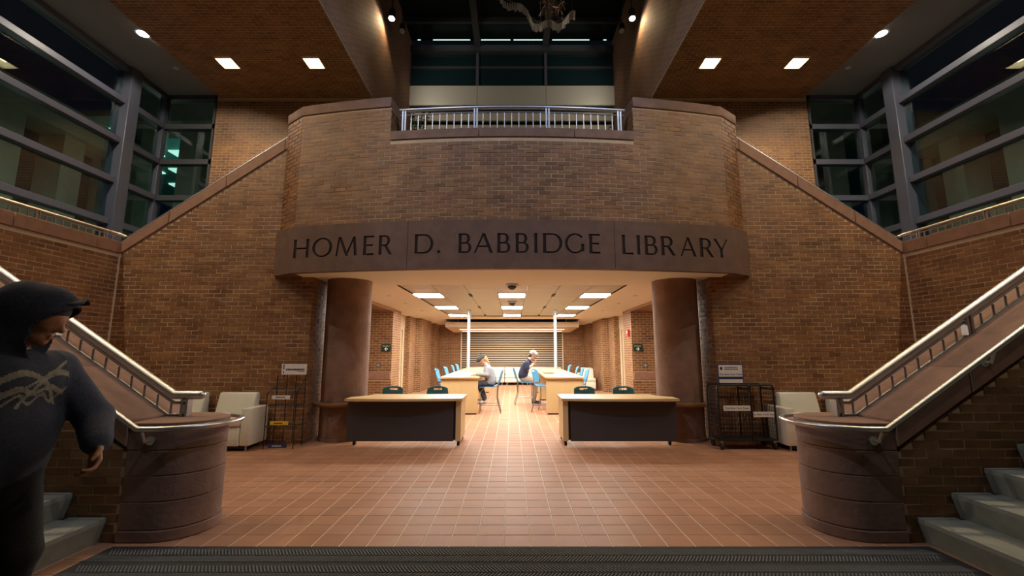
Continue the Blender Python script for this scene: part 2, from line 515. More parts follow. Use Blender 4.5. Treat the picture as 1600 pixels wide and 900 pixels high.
# ---- brick walls of the alcoves: frontal wall with a sloped top, and the guard wall of the landing
FW = 7.03
def f_top(x):            # top of coping of the frontal wall
    return 3.23 + (6.5 - x) * 0.70
for sx in (-1, 1):
    sd = SIDE[sx]
    pts = [(3.272, 0), (6.5, 0), (6.5, f_top(6.5) - 0.19), (3.272, f_top(3.272) - 0.19)]
    w = struct(MB().prism([(sx * a, b) for a, b in pts], 'y', FW + .008, FW + .3).build('wall_front_' + sd, M['mortar']), 'tall brick wall with sloping top behind the %s armchairs' % sd)
    def spans(v):
        hi = 6.495
        top = v + 0.034
        if top > f_top(6.5) - 0.20: hi = 6.5 - (top - (3.23 - 0.20)) / 0.70
        return [(3.266, hi)] if hi > 3.4 else []
    wall_bricks(w, (0, FW + .008, 0), (sx, 0, 0), spans, 0.0, 5.2)
    cp = thing('coping', 'brownstone coping climbing the sloped top of the %s alcove wall' % sd, 'coping', (sx * 6.5, FW, 3), kind='structure')
    xs = [3.3, 3.9, 4.85, 5.75, 6.5]
    for a, b in zip(xs[:-1], xs[1:]):
        p = [(a + .003, f_top(a)), (b - (.003 if b < 6.4 else 0), f_top(b)), (b - (.003 if b < 6.4 else 0), f_top(b) - .20), (a + .003, f_top(a) - .20)]
        MB().prism([(sx * x, z) for x, z in p], 'y', FW - .02, FW + .32).build('coping_stone', M['stone_smooth'], cp, bevel=0.005, segs=1)
    # metal cap rail
    hr = thing('cap_rail', 'thin metal rail on the sloping coping of the %s alcove wall' % sd, 'handrail', (sx * 6.5, FW + .12, 3.2))
    MB().tube([(sx * 6.5, FW + .10, f_top(6.5) + .10), (sx * 3.4, FW + .10, f_top(3.4) + .10)], 0.022, 8).build('rail', M['steel'], hr, smooth=True)
    for i in range(8):
        x = 6.3 - i * 0.36
        MB().box(sx * (x - .012), sx * (x + .012), FW + .09, FW + .11, f_top(x) - .02, f_top(x) + .095).build('bracket', M['steel_dark'], hr)
    # guard wall of the landing
    g = struct(MB().box(sx * 6.508, sx * 6.8, 3.5, FW + .3, 0, 3.04).build('wall_' + sd, M['mortar']), '%s side brick guard wall of the stair landing' % sd)
    wall_bricks(g, (sx * 6.508, 0, 0), (0, 1, 0), lambda v: [(3.55, FW + .006)], 0.0, 3.04)
    cp = thing('coping', 'level brownstone band on top of the %s landing guard wall' % sd, 'coping', (sx * 6.5, 5, 3.04), kind='structure')
    ys = [3.5, 4.3, 5.45, 6.6, FW + .0]
    for a, b in zip(ys[:-1], ys[1:]):
        MB().box(sx * 6.485, sx * 6.82, a + .003, b - .003, 3.04, 3.225).build('coping_stone', M['stone_smooth'], cp, bevel=0.005, segs=1)
    MB().box(sx * 6.49, sx * 6.505, FW - .014, FW + .004, 0, 3.03).build('trim_corner_' + sd, M['grout'])
    struct(bpy.data.objects['trim_corner_' + sd], 'pale vertical sealant joint in the %s alcove corner' % sd, 'trim')
    # low railing on the guard wall
    rl = thing('landing_railing', 'low metal picket railing on top of the %s landing guard wall' % sd, 'railing', (sx * 6.62, 5, 3.225))
    MB().tube([(sx * 6.62, 3.5, 3.385), (sx * 6.62, FW - .1, 3.385), (sx * 6.58, FW + .03, 3.375), (sx * 6.525, FW + .09, 3.345)], 0.024, 8).build('top_rail', M['steel'], rl, smooth=True)
    MB().box(sx * 6.61, sx * 6.63, 3.5, FW, 3.33, 3.345).build('sub_rail', M['steel_dark'], rl)
    for k in range(4):
        yy = FW - .18 - k * 1.02
        for dy in (-.022, .022):
            MB().box(sx * 6.605, sx * 6.635, yy + dy - .008, yy + dy + .008, 3.22, 3.37).build('post', M['steel'], rl)
    k = 0
    yy = FW - .05
    pk = None
    while yy > 3.55:
        if pk is None:
            pk = MB().box(-.008, .008, -.008, .008, 0, .115).build('picket', M['steel'], rl, local=True)
            p = pk
        else:
            p = pk.copy(); COL.objects.link(p)
        p.location = (0, yy - 5, 0.0)
        yy -= 0.115

# ---- upper back walls, window walls, brick soffits, grey ceiling strips
SOF, GC, WX, WY = 7.40, 7.50, 8.30, 9.60
for sx in (-1, 1):
    sd = SIDE[sx]
    w = struct(MB().box(sx * 3.32, sx * 7.05, WY + .008, WY + .35, 3.9, GC).build('wall_back_' + sd, M['mortar']), 'upper brick wall between the %s windows and the balcony' % sd)
    wall_bricks(w, (0, WY + .008, 3.9), (sx, 0, 0), lambda v: [(3.34, 7.045)], 0.0, SOF - 3.9)
    # window walls
    def pane(win, p0, p1, axis):
        mb = MB()
        if axis == 'x':
            mb.box(sx * (WX + .02), sx * (WX + .028), p0[0], p1[0], p0[1], p1[1])
        else:
            mb.box(p0[0], p1[0], WY + .05, WY + .058, p0[1], p1[1])
        mb.build('pane', M['glass'], win)
    zr = [2.35, 3.18, 4.06, 4.94, 5.82, 6.70, GC - .05]
    win = thing('window_1' if sx < 0 else 'window_3', 'tall gridded curtain wall of dark night glass on the %s side' % sd, 'window', (sx * WX, 5, 2.3), kind='structure')
    posts = [-1.7, 1.75, 5.2, 8.66]
    for yy in posts:
        MB().box(sx * (WX - .16), sx * (WX + .16), yy - .13, yy + .13, 2.31, GC).build('post', M['mull'], win, bevel=.01, segs=1)
    edges = [-1.7, 1.75, 5.2, 8.66, WY]
    for z in zr:
        th = 0.065
        for a, b in zip(edges[:-1], edges[1:]):
            MB().box(sx * (WX - .09), sx * (WX + .09), a + .13, b - (.13 if b < 9 else .05), z - th, z + th).build('rail', M['mull'], win, bevel=.008, segs=1)
    for a, b in zip(edges[:-1], edges[1:]):
        for z0, z1 in zip(zr[:-1], zr[1:]):
            pane(win, (a + .1, z0 + .03), (b - .03, z1 - .03), 'x')
    MB().box(sx * (WX - .07), sx * (WX + .07), WY - .05, WY + .09, 2.31, GC).build('corner_post', M['mull'], win, bevel=.008, segs=1)
    win = thing('window_2' if sx < 0 else 'window_4', 'narrow window bay beside the upper brick wall on the %s' % sd, 'window', (sx * 7.7, WY, 2.3), kind='structure')
    for z in zr:
        MB().box(sx * 7.05, sx * (WX - .07), WY - .02, WY + .12, z - .06, z + .06).build('rail', M['mull_dark'] if sx < 0 else M['mull'], win)
    MB().box(sx * 7.05, sx * 7.10, WY - .02, WY + .12, 2.31, GC).build('jamb', M['mull_dark'], win)
    for z0, z1 in zip(zr[:-1], zr[1:]):
        pane(win, (min(sx * 7.09, sx * (WX - .06)), z0 + .03), (max(sx * 7.09, sx * (WX - .06)), z1 - .03), 'y')
    struct(MB().box(sx * 6.95, sx * 8.6, -3, 9.95, GC, GC + .1).build('ceiling_strip_' + sd, M['ceil_grey']), 'smooth grey ceiling strip above the %s windows' % sd, 'ceiling')
    # brick soffit with square openings for the lights
    LX, LYs, hw = [4.15, 5.96], [8.30, 4.70], 0.17
    xc = [3.324, LX[0] - hw, LX[0] + hw, LX[1] - hw, LX[1] + hw, 6.95]
    yc = [-3] + [t for y in LYs[::-1] for t in (y - hw, y + hw)] + [WY + .05]
    mb = MB()
    for i in range(5):
        for j in range(len(yc) - 1):
            if i in (1, 3) and j % 2 == 1: continue
            mb.box(sx * xc[i], sx * xc[i + 1], yc[j], yc[j + 1], SOF + .008, GC + .1)
    sof = struct(mb.build('ceiling_brick_' + sd, M['mortar']), 'dark brick soffit with recessed square lights on the %s' % sd, 'ceiling')
    def sspans(v):
        for y in LYs:
            if abs(v - y) < hw + .034:
                return [(3.325, LX[0] - hw), (LX[0] + hw, LX[1] - hw), (LX[1] + hw, 6.945)]
        return [(3.325, 6.945)]
    field(sof, lambda u, v, sx=sx: (Vector((sx * u, v, SOF + .008)), Vector((sx, 0, 0)), Vector((0, 1, 0))), int((WY - 3.2) / BV), sspans, 3.2, BU, BV, .0115, .007, M['brick'], 'brick', 'brick_courses')
    k = 0
    for y in LYs:
        for x in LX:
            where = ('%s of the pair in the %s brick soffit' % ('inner' if x < 5 else 'outer', sd)) if y > 8 else '%s one of the %s soffit, %s over the lobby' % ('inner' if x < 5 else 'outer', sd, 'out')
            lt = thing('recessed_light', 'square warm recessed light, ' + where, 'ceiling light', (sx * x, y, SOF), group='recessed lights of the brick soffit')
            q = MB()
            for (a, b, c, d) in ((-hw, -hw + .01, -hw, hw), (hw - .01, hw, -hw, hw), (-hw, hw, -hw, -hw + .01), (-hw, hw, hw - .01, hw)):
                q.box(a, b, c, d, 0.0, 0.15)
            q.build('housing', M['gyp'], lt, local=True)
            MB().box(-hw, hw, -hw, hw, .15, .165).build('lens', M['square_lens'], lt, local=True)
            lamp('square_lamp', 'SPOT', (sx * x, y, SOF + .12), L_SQUARE, WARM, lt, (sx * x, y, 0), .12, 120, .5)
    for y in (7.55, 4.3, 1.0):
        lt = thing('downlight', 'round white downlight in the %s grey ceiling strip%s' % (sd, '' if y > 7 else ', second from the back' if y > 3 else ', farthest forward'), 'ceiling light', (sx * 7.12, y, GC), group='downlights of the grey ceiling strips')
        MB().lathe([(.13, -.012), (.13, 0.0)], n=20).build('trim_ring', M['white_metal'], lt, local=True)
        MB().lathe([(.085, -.020), (.095, -.012)], n=20).build('lens', M['round_lens'], lt, local=True)
        lamp('round_lamp', 'SPOT', (sx * 7.12, y, GC - .025), L_ROUND * {7.55: .72, 4.3: 2.3, 1.0: 1.0}[y], COOL, lt, (sx * 7.12, y, 0), .02, 168, .25)
    sd_ = thing('smoke_detector', 'small white smoke detector on the %s grey ceiling strip' % sd, 'smoke detector', (sx * 7.25, 8.55, GC))
    MB().lathe([(.03, -.045), (.055, -.03), (.06, 0)], n=14).build('housing', M['white_metal'], sd_, local=True, smooth=True)

# ---- atrium above the balcony
for sx in (-1, 1):
    sd = SIDE[sx]
    mb = MB().box(sx * 3.32, sx * 3.62, -3, 13.2, SOF + .03, 11.6).box(sx * 3.32, sx * 3.62, 9.96, 13.2, 4.0, SOF + .03)
    struct(mb.build('wall_atrium_' + sd, M['brick_far']), '%s brick side wall of the dark atrium above the balcony' % sd)
AB = 13.0
win = thing('window_5', 'dark upper atrium window band above the metal fascia', 'window', (0, AB, 9.2), kind='structure')
bays = [-3.36, -1.13, 1.10, 3.36]
for a, b in zip(bays[:-1], bays[1:]):
    for z0, z1 in ((10.02, 10.62), (10.66, 11.2)):
        MB().box(a + .05, b - .05, AB + .02, AB + .03, z0, z1).build('pane', M['glass_dark'], win)
    MB().box(a + .006, b - .006, AB - .03, AB + .05, 9.30, 9.98).build('fascia_panel', M['panel_metal'], win)
for x in bays:
    MB().box(x - .045, x + .045, AB - .06, AB + .06, 9.98, 11.25).build('mullion', M['mull'], win)
MB().box(-3.4, 3.4, AB - .02, AB + .06, 10.60, 10.68).build('rail', M['mull_dark'], win)
MB().box(-3.4, 3.4, AB - .14, AB + .1, 11.14, 11.36).build('transom', M['mull_dark'], win)
mb = MB().box(-3.4, 3.4, AB + .3, AB + .4, 8.95, 9.3).box(-3.4, 3.4, AB + .3, AB + .4, 7.0, 8.80)
struct(mb.build('wall_gallery', M['beige_wall']), 'pale gallery wall seen between the balcony balusters', 'wall')
struct(MB().box(-3.4, 3.4, AB + .45, AB + .5, 7, 9.4).build('wall_gallery_gap', M['dark']), 'dark slot behind the pale gallery wall', 'wall')
sky = thing('ceiling_skylight', 'dark glazed skylight with steel beams over the atrium', 'skylight', (0, 6, 11.5), kind='structure')
for x in (-1.13, 1.10):
    MB().box(x - .09, x + .09, -3, AB, 11.30, 11.62).build('beam', M['mull_dark'], sky)
for y in (1.0, 4.0, 7.0, 10.0, 12.0):
    MB().box(-3.32, 3.32, y - .05, y + .05, 11.44, 11.6).build('cross_bar', M['mull_dark'], sky)
ys = [-3, 1.0, 4.0, 7.0, 10.0, 12.0, AB]
for a, b in zip(ys[:-1], ys[1:]):
    for c, d in zip(bays[:-1], bays[1:]):
        MB().box(c + .03, d - .03, a, b, 11.62, 11.64).build('pane', M['sky_glass'], sky)
for a, b, wh in ((-3.05, -2.95, 'leftmost, short'), (-2.55, -1.35, 'second from left, long'), (-1.0, -.05, 'left of the middle bay'), (.05, .98, 'right of the middle bay'), (1.3, 2.5, 'second from right, long'), (2.95, 3.05, 'rightmost, short')):
    s = tag(MB().box(a, b, AB - .33, AB - .31, 11.385, 11.405).build('linear_light', M['green_lens']), 'thin pale strip light below the atrium skylight, ' + wh, 'strip light', 'strip lights above the atrium transom')
# gallery floor on top of the passage ceiling
struct(MB().box(-3.9, 3.9, 7.4, AB + .4, 3.75, 4.03).build('floor_gallery', M['concrete']), 'upper gallery floor slab behind the balcony', 'floor')

# ---- balcony front: bowed brick parapet on a lettered brownstone lintel
DR, DY0 = 15.5, 6.35
def arc(X, off=0.0):            # point of the bow at abscissa X (measured on the face), moved off metres inwards
    a = math.asin(X / DR)
    r = DR - off
    return (r * math.sin(a), DY0 + DR - r * math.cos(a))
def bow(x0, x1, off, n=18):
    return [arc(x0 + (x1 - x0) * i / n, off) for i in range(n + 1)]
EX, FX, FY = 3.50, 3.88, 7.03
LZ0, LZ1, NOTCH, NZ, TZ = 2.65, 3.40, 1.94, 4.90, 5.49
body = MB()
body.prism(bow(-NOTCH, NOTCH, .008) + bow(-NOTCH, NOTCH, .40)[::-1], 'z', LZ1, NZ - .15)
for sx in (-1, 1):
    fr = [(sx * abs(p[0]), p[1]) for p in bow(NOTCH, EX, .008)]
    bk = [(sx * abs(p[0]), p[1]) for p in bow(NOTCH, EX - .1, .40)]
    body.prism(fr + [(sx * (FX - .006), FY + .008), (sx * (FX - .006), FY + .4)] + bk[::-1], 'z', LZ1, TZ - .17)
balc = struct(body.build('wall_balcony', M['mortar'], clean=False), 'bowed brick balcony parapet above the lettered stone lintel')
def drum_fn(u, v):
    a = u / DR
    return (Vector(((DR - .008) * math.sin(a), DY0 + DR - (DR - .008) * math.cos(a), v)), Vector((math.cos(a), math.sin(a), 0)), Vector((0, 0, 1)))
UE = DR * math.asin(EX / DR)
UN = DR * math.asin(NOTCH / DR)
def drum_spans(v):
    return [(-UE, UE)] if v + .03 < NZ - .15 else [(-UE, -UN), (UN, UE)]
field(balc, drum_fn, int((TZ - .17 - LZ1) / BV), drum_spans, LZ1, BU, BV, .0115, .007, M['brick'], 'brick', 'brick_courses')
for sx in (-1, 1):
    O = Vector((sx * EX, arc(EX)[1], 0)); E_ = Vector((sx * FX, FY, 0))
    U = (E_ - O).normalized(); Ln = (E_ - O).length
    NI = Vector((-sx * abs(U.y), abs(U.x), 0)) * .006
    field(balc, lambda u, v, O=O, U=U, NI=NI: (O + U * u + NI + Vector((0, 0, v)), U, Vector((0, 0, 1))), int((TZ - .17 - LZ1) / BV), lambda v, Ln=Ln: [(0, Ln)], LZ1, BU, BV, .0115, .007, M['brick'], 'brick', 'brick_courses')
for sx in (-1, 1):
    a_, b_ = arc(NOTCH, .012), arc(NOTCH, .395)
    O = Vector((sx * a_[0], a_[1], 0)); U = (Vector((sx * b_[0], b_[1], 0)) - O).normalized(); Ln = .383
    field(balc, lambda u, v, O=O, U=U: (O + U * u + Vector((0, 0, v)), U, Vector((0, 0, 1))), int((TZ - .17 - NZ) / BV), lambda v, Ln=Ln: [(0, Ln)], NZ, BU, BV, .0115, .007, M['brick'], 'brick', 'brick_courses')
# cap stones
cp = thing('coping', 'brownstone cap stones along the stepped top of the balcony', 'coping', (0, 6.4, NZ), kind='structure')
for a, b in ((-NOTCH, -.52), (-.52, .98), (.98, NOTCH)):
    MB().prism(bow(a + .003, b - .003, -.01, 8) + bow(a + .003, b - .003, .42, 8)[::-1], 'z', NZ - .15, NZ).build('cap_stone', M['stone'], cp, bevel=.006, segs=1)
for sx in (-1, 1):
    fr = [(sx * abs(p[0]), p[1]) for p in bow(NOTCH, EX, -.012)]
    bk = [(sx * abs(p[0]), p[1]) for p in bow(NOTCH, EX - .1, .42)]
    MB().prism(fr + [(sx * (FX + .01), FY - .01), (sx * (FX + .01), FY + .4)] + bk[::-1], 'z', TZ - .17, TZ).build('cap_stone', M['stone'], cp, bevel=.008, segs=1)

# ---- lettered lintel
ST, TH = 0.135, 0.075            # stem and hairline widths, cap height = 1
def stem_(x, w=ST, y0=0.0, y1=1.0, fl=0.012):
    m = (y0 + y1) / 2
    return [(x - fl, y0), (x + w + fl, y0), (x + w, m), (x + w + fl, y1), (x - fl, y1), (x, m)]
def bar_(x0, x1, y, t=TH, fl=0.012):
    return [(x0, y), (x1, y - fl), (x1, y + t + fl), (x0, y + t)]
def diag(x0, y0, x1, y1, w):
    return [(x0, y0), (x0 + w, y0), (x1 + w, y1), (x1, y1)]
def ring(cx, cy, rx, ry, a0, a1, tx=ST, ty=TH, n=20):
    o = [(cx + rx * math.cos(a0 + (a1 - a0) * i / n), cy + ry * math.sin(a0 + (a1 - a0) * i / n)) for i in range(n + 1)]
    q = [(cx + (rx - tx) * math.cos(a0 + (a1 - a0) * i / n), cy + (ry - ty) * math.sin(a0 + (a1 - a0) * i / n)) for i in range(n + 1)]
    return o + q[::-1]
def bowl(x, y0, y1, rx):
    cy, ry = (y0 + y1) / 2, (y1 - y0) / 2
    k = max(0.02, rx - ry * 0.9)
    return [bar_(x, x + k + .01, y1 - TH, fl=0), bar_(x, x + k + .01, y0, fl=0), ring(x + k, cy, rx - k, ry, -PI / 2, PI / 2, ST, TH, 16)]
def glyph(ch):
    if ch == 'H': return 0.80, [stem_(0.01), stem_(.65), bar_(.13, .66, .47, fl=0)]
    if ch == 'O': return 0.98, [ring(.49, .5, .49, .515, 0, PI, n=24), ring(.49, .5, .49, .515, PI, 2 * PI, n=24)]
    if ch == 'M': return 1.02, [diag(0, 0, .115, 1, .085), diag(.49, .0, .12, 1, .13)[0:4], diag(.47, 0, .82, 1, .085), diag(.89, 0, .80, 1, .13)]
    if ch == 'E': return 0.52, [stem_(.01), bar_(.13, .52, .925), bar_(.13, .47, .47), bar_(.13, .52, 0)]
    if ch == 'R': return 0.66, [stem_(.01)] + bowl(.13, .44, 1, .42) + [diag(.51, 0, .25, .47, .15)]
    if ch == 'D': return 0.90, [stem_(.01)] + bowl(.13, 0, 1, .77)
    if ch == 'B': return 0.62, [stem_(.01)] + bowl(.13, .47, 1, .42) + bowl(.13, 0, .545, .49)
    if ch == 'A': return 0.86, [diag(0, 0, .39, 1, .085), diag(.72, 0, .36, 1, .14), bar_(.17, .66, .30, fl=0)]
    if ch == 'I': return 0.16, [stem_(.012)]
    if ch == 'G': return 0.96, [ring(.5, .5, .5, .515, PI * .22, PI * 1.0, n=20), ring(.5, .5, .5, .515, PI * 1.0, PI * 1.80, n=20), stem_(.80, ST, .10, .47)]
    if ch == 'L': return 0.54, [stem_(.01), bar_(.13, .54, 0)]
    if ch == 'Y': return 0.80, [stem_(.33, ST, 0, .47), diag(.33, .44, 0, 1, .14), diag(.40, .44, .70, 1, .085)]
    if ch == '.': return 0.16, [[(.08 + .08 * math.cos(2 * PI * i / 12), .08 + .08 * math.sin(2 * PI * i / 12)) for i in range(12)]]
TEXT = [('H', -3.455, -3.182), ('O', -3.125, -2.787), ('M', -2.727, -2.376), ('E', -2.277, -2.108), ('R', -2.029, -1.816), ('D', -1.469, -1.182), ('.', -1.123, -1.074), ('B', -0.801, -0.607), ('A', -0.569, -0.283), ('B', -0.221, -0.024), ('B', 0.054, 0.25), ('I', 0.332, 0.381), ('D', 0.462, 0.753), ('G', 0.792, 1.089), ('E', 1.159, 1.327), ('L', 1.664, 1.84), ('I', 1.896, 1.948), ('B', 2.02, 2.224), ('R', 2.282, 2.513), ('A', 2.595, 2.857), ('R', 2.923, 3.156), ('Y', 3.167, 3.417)]
CZ0, CH = 2.885, 0.300
lint = thing('trim_lintel', 'brownstone lintel engraved with the library name in dark capitals', 'lintel', (0, 6.4, LZ0), kind='structure')
PROUD = -.035
def lint_pt(x, z, off):
    p = arc(x, PROUD + off)
    return (p[0], p[1], z)
cuts = [-EX, -1.58, 1.552, EX]
for bi, (a, b) in enumerate(zip(cuts[:-1], cuts[1:])):
    lo, hi = a + (.003 if bi else 0), b - (.003 if bi < 2 else 0)
    fr = bow(lo, hi, PROUD, 22); bk = bow(lo, hi, .35, 22)
    if bi == 0: fr = [(-FX - .03, FY - .03), ] + fr; bk = [(-FX - .03, FY + .02), (-3.3, FY + .1)] + bk[1:]
    if bi == 2: fr = fr + [(FX + .03, FY - .03)]; bk = bk[:-1] + [(3.3, FY + .1), (FX + .03, FY + .02)]
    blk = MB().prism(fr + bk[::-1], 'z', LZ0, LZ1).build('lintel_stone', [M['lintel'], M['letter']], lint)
    cut = MB()
    plates = []
    for ch, xa, xb in TEXT:
        if not (a <= xa < b): continue
        wd, polys = glyph(ch)
        sc = (xb - xa) / wd
        lm = MB()
        for pi_, po in enumerate(polys):
            n = len(po)
            pz = [(xa + p[0] * sc, CZ0 + p[1] * CH) for p in po]
            v = [lint_pt(x, z, -.02) for x, z in pz] + [lint_pt(x, z, .022) for x, z in pz]
            cut.add(v, [tuple(range(n))[::-1], tuple(range(n, 2 * n))] + [(i, (i + 1) % n, n + (i + 1) % n, n + i) for i in range(n)])
            e = .0002 * pi_
            lm.add([lint_pt(x, z, .012 - e) for x, z in pz] + [lint_pt(x, z, .0215) for x, z in pz],
                   [tuple(range(n))[::-1], tuple(range(n, 2 * n))] + [(i, (i + 1) % n, n + (i + 1) % n, n + i) for i in range(n)])
        plates.append((ch, lm))
    co = cut.build('letter_cutter', M['letter'])
    md = blk.modifiers.new('engrave', 'BOOLEAN')
    md.object = co; md.operation = 'DIFFERENCE'; md.solver = 'EXACT'; md.use_self = True
    try: md.material_mode = 'TRANSFER'
    except Exception: pass
    co.location = (0, 0, 0)
    bpy.context.view_layer.update()
    dg = bpy.context.evaluated_depsgraph_get()
    nm = bpy.data.meshes.new_from_object(blk.evaluated_get(dg))
    if len(nm.polygons) > 40:
        blk.modifiers.clear()
        blk.data = nm
    else:
        blk.modifiers.clear()
    bpy.data.objects.remove(co)
    for ch, lm in plates:
        p = lm.build('letter' if ch != '.' else 'full_stop', M['letter'])
        p.parent = blk
        p.location = -Vector(lint.location)
# ---- passage under the balcony
CZ = 2.65
RX, RY0, RY1 = 2.15, 7.92, 15.18
mb = MB()
fr = bow(-EX + .05, EX - .05, .05, 22)
mb.prism([(-3.45, RY0), ] + [(-3.45, FY + .02)] + fr + [(3.45, FY + .02), (3.45, RY0)], 'z', CZ - .006, CZ + .06)
for sx in (-1, 1):
    mb.box(sx * RX, sx * 3.75, RY0, RY1, CZ, CZ + .06)
    mb.box(sx * 2.62, sx * 3.75, RY1, 20.1, CZ, CZ + .06)
mb.box(-2.62, 2.62, RY1, 16.4, CZ, CZ + .06)
struct(mb.build('ceiling_passage', M['gyp']), 'beige plaster ceiling of the passage under the balcony', 'ceiling')
struct(MB().box(-3.8, 3.8, 7.4, 20.3, 3.2, 3.3).build('ceiling_plenum', M['dark']), 'dark void above the passage ceiling and canopy', 'ceiling')
mb = MB()
for sx in (-1, 1):
    mb.box(sx * RX, sx * (RX + .02), RY0, RY1, CZ + .002, 2.72)
    mb.box(sx * 2.62, sx * 2.66, 16.4, 20.1, CZ + .06, 3.2)
mb.box(-RX, RX, RY0 - .02, RY0, CZ + .002, 2.72); mb.box(-RX, RX, RY1, RY1 + .02, CZ + .002, 2.72)
struct(mb.build('trim_ceiling_recess', M['brown_wood']), 'thin dark edge around the recessed passage ceiling', 'trim')
grid = thing('ceiling_panels', 'recessed grid of tan metal ceiling panels in the passage', 'ceiling', (0, 11.5, 2.72), kind='structure')
cw, rh = 2 * RX / 7, (RY1 - RY0) / 11
light_cells = {(c, r) for c in (0, 3, 6) for r in (2, 6, 10)}
for c in range(7):
    for r in range(11):
        x0, y0 = -RX + c * cw, RY0 + r * rh
        if (c, r) in light_cells:
            wh = {0: 'left', 3: 'middle', 6: 'right'}[c]; dp = {2: 'nearest', 6: 'second', 10: 'farthest'}[r]
            lt = thing('light_panel', 'bright white ceiling light panel, %s in the %s column of the passage' % (dp, wh), 'ceiling light', (x0 + cw / 2, y0 + rh / 2, 2.72), group='light panels of the passage ceiling')
            MB().box(x0 + .025, x0 + cw - .025, y0 + .03, y0 + rh - .03, 2.657, 2.683).build('diffuser', M['light_panel'], lt)
            q = MB()
            q.box(x0 + .004, x0 + .025, y0 + .004, y0 + rh - .004, 2.660, 2.69).box(x0 + cw - .025, x0 + cw - .004, y0 + .004, y0 + rh - .004, 2.660, 2.69)
            q.box(x0 + .025, x0 + cw - .025, y0 + .004, y0 + .03, 2.660, 2.69).box(x0 + .025, x0 + cw - .025, y0 + rh - .03, y0 + rh - .004, 2.660, 2.69)
            q.build('frame', M['white_metal'], lt)
        else:
            MB().box(x0 + .006, x0 + cw - .006, y0 + .005, y0 + rh - .005, 2.675, 2.695).build('panel', M['panel'], grid)
for c in (2, 5):
    for r in (2, 6, 10):
        x0, y0 = -RX + c * cw, RY0 + r * rh
        MB().box(x0 - .035, x0 + .035, y0 + .1, y0 + rh - .1, 2.667, 2.677).build('air_slot', M['dark'], grid)

def passage_side(sx):
    sd = SIDE[sx]
    # return wall beside the column
    w = struct(MB().box(sx * 3.268, sx * 3.6, FW + .3, 9.9, 0, CZ).build('wall_return_' + sd, M['mortar']), 'brick return wall just behind the %s column' % sd)
    wall_bricks(w, (sx * 3.268, 0, 0), (0, 1, 0), lambda v: [(FW - .002, 9.88)], 0.0, CZ)
    # elevator alcove
    e = struct(MB().box(sx * 3.412, sx * 5.2, 12.408, 12.7, 0, CZ).build('wall_elevator_' + sd, M['mortar']), 'brick end wall with the elevator sign on the %s of the passage' % sd)
    wall_bricks(e, (0, 12.408, 0), (sx, 0, 0), lambda v: [(3.402, 5.2)] if not (.66 < v + .034 < .86) else [], 0.0, 2.6, minpx=9)
    struct(MB().box(sx * 5.2, sx * 5.4, 9.9, 12.7, 0, CZ).build('wall_alcove_' + sd, M['brick_far']), 'far brick side of the %s elevator alcove' % sd)
    struct(MB().box(sx * 3.4, sx * 5.2, 9.9, 12.4, 2.58, 2.7).build('ceiling_alcove_' + sd, M['brown_wood']), 'brown ceiling of the %s elevator alcove' % sd, 'ceiling')
    st = struct(MB().box(sx * 3.42, sx * 5.2, 12.36, 12.42, .66, .86).build('trim_ledge_' + sd, M['stone_smooth'], bevel=.006, segs=1), 'brownstone band below the %s elevator call button' % sd, 'trim')
    # piers down the passage
    segs = [(3.40, 12.40, 13.30), (3.70, 13.30, 15.0), (3.52, 15.0, 15.9), (3.31, 15.9, 17.9), (3.60, 17.9, 18.8), (3.31, 18.8, 20.3)]
    mb = MB()
    for X, a, b in segs:
        mb.box(sx * (X + .008), sx * 4.0, a + (.008 if X != 3.40 else 0.3), b, 0, CZ)
    p = struct(mb.build('wall_passage_' + sd, M['mortar']), 'row of brick piers along the %s side of the bright passage' % sd)
    for i, (X, a, b) in enumerate(segs):
        if i == 1:
            continue
        wall_bricks(p, (sx * (X + .008), 0, 0), (0, 1, 0), lambda v, a=a, b=b: [(a, b)], 0.0, CZ)
        if i and segs[i - 1][0] > X:
            wall_bricks(p, (0, a + .008, 0), (sx, 0, 0), lambda v, x0=X, x1=segs[i - 1][0]: [(x0, x1)], 0.0, CZ)
    d = thing('door_1' if sx < 0 else 'door_2', 'beige door set back between the brick piers on the %s' % sd, 'door', (sx * 3.68, 14.2, 0), kind='structure')
    lf_ = MB().box(sx * 3.66, sx * 3.70, 13.45, 14.45, 0, 2.15).build('leaf', M['door'], d)
    q = MB().box(sx * 3.62, sx * 3.70, 13.36, 13.45, 0, 2.24).box(sx * 3.62, sx * 3.70, 14.45, 14.54, 0, 2.24).box(sx * 3.62, sx * 3.70, 13.45, 14.45, 2.15, 2.24)
    q.build('frame', M['door'], d)
    MB().box(sx * 3.69, sx * 3.71, 13.3, 15.0, 2.24, CZ).build('infill', M['door'], d)
    hd_ = MB().tube([(sx * 3.66, 14.36, 1.0), (sx * 3.61, 14.36, 1.0), (sx * 3.61, 14.26, 1.0)], .012, 8).build('handle', M['steel'], d, smooth=True); hd_.parent = lf_
    # back wall
    b = struct(MB().box(sx * 2.34, sx * 3.4, 20.008, 20.3, 0, CZ).build('wall_rear_' + sd, M['mortar']), '%s brick end wall beside the slatted screen' % sd)
    wall_bricks(b, (0, 20.008, 0), (sx, 0, 0), lambda v: [(2.345, 3.31)], 0.0, CZ)
    # column with a brown ledge
    c = thing('column_' + sd, 'round brownstone column on the %s of the passage, with a brown ledge' % sd, 'column', (sx * 2.83, 7.5, 0), kind='structure')
    MB().lathe([(.37, 0), (.37, CZ)], (sx * 2.83, 7.5, 0), 48).build('shaft', M['stone'], c, smooth=True)
    MB().lathe([(.385, 0), (.385, .05), (.37, .052)], (sx * 2.83, 7.5, 0), 48).build('base', M['stone'], c, smooth=True)
    MB().lathe([(.375, .545), (.44, .55), (.47, .575), (.47, .605), (.372, .607)], (sx * 2.83, 7.5, 0), 48).build('ledge', M['brown_wood'], c, smooth=True)
passage_side(-1); passage_side(1)

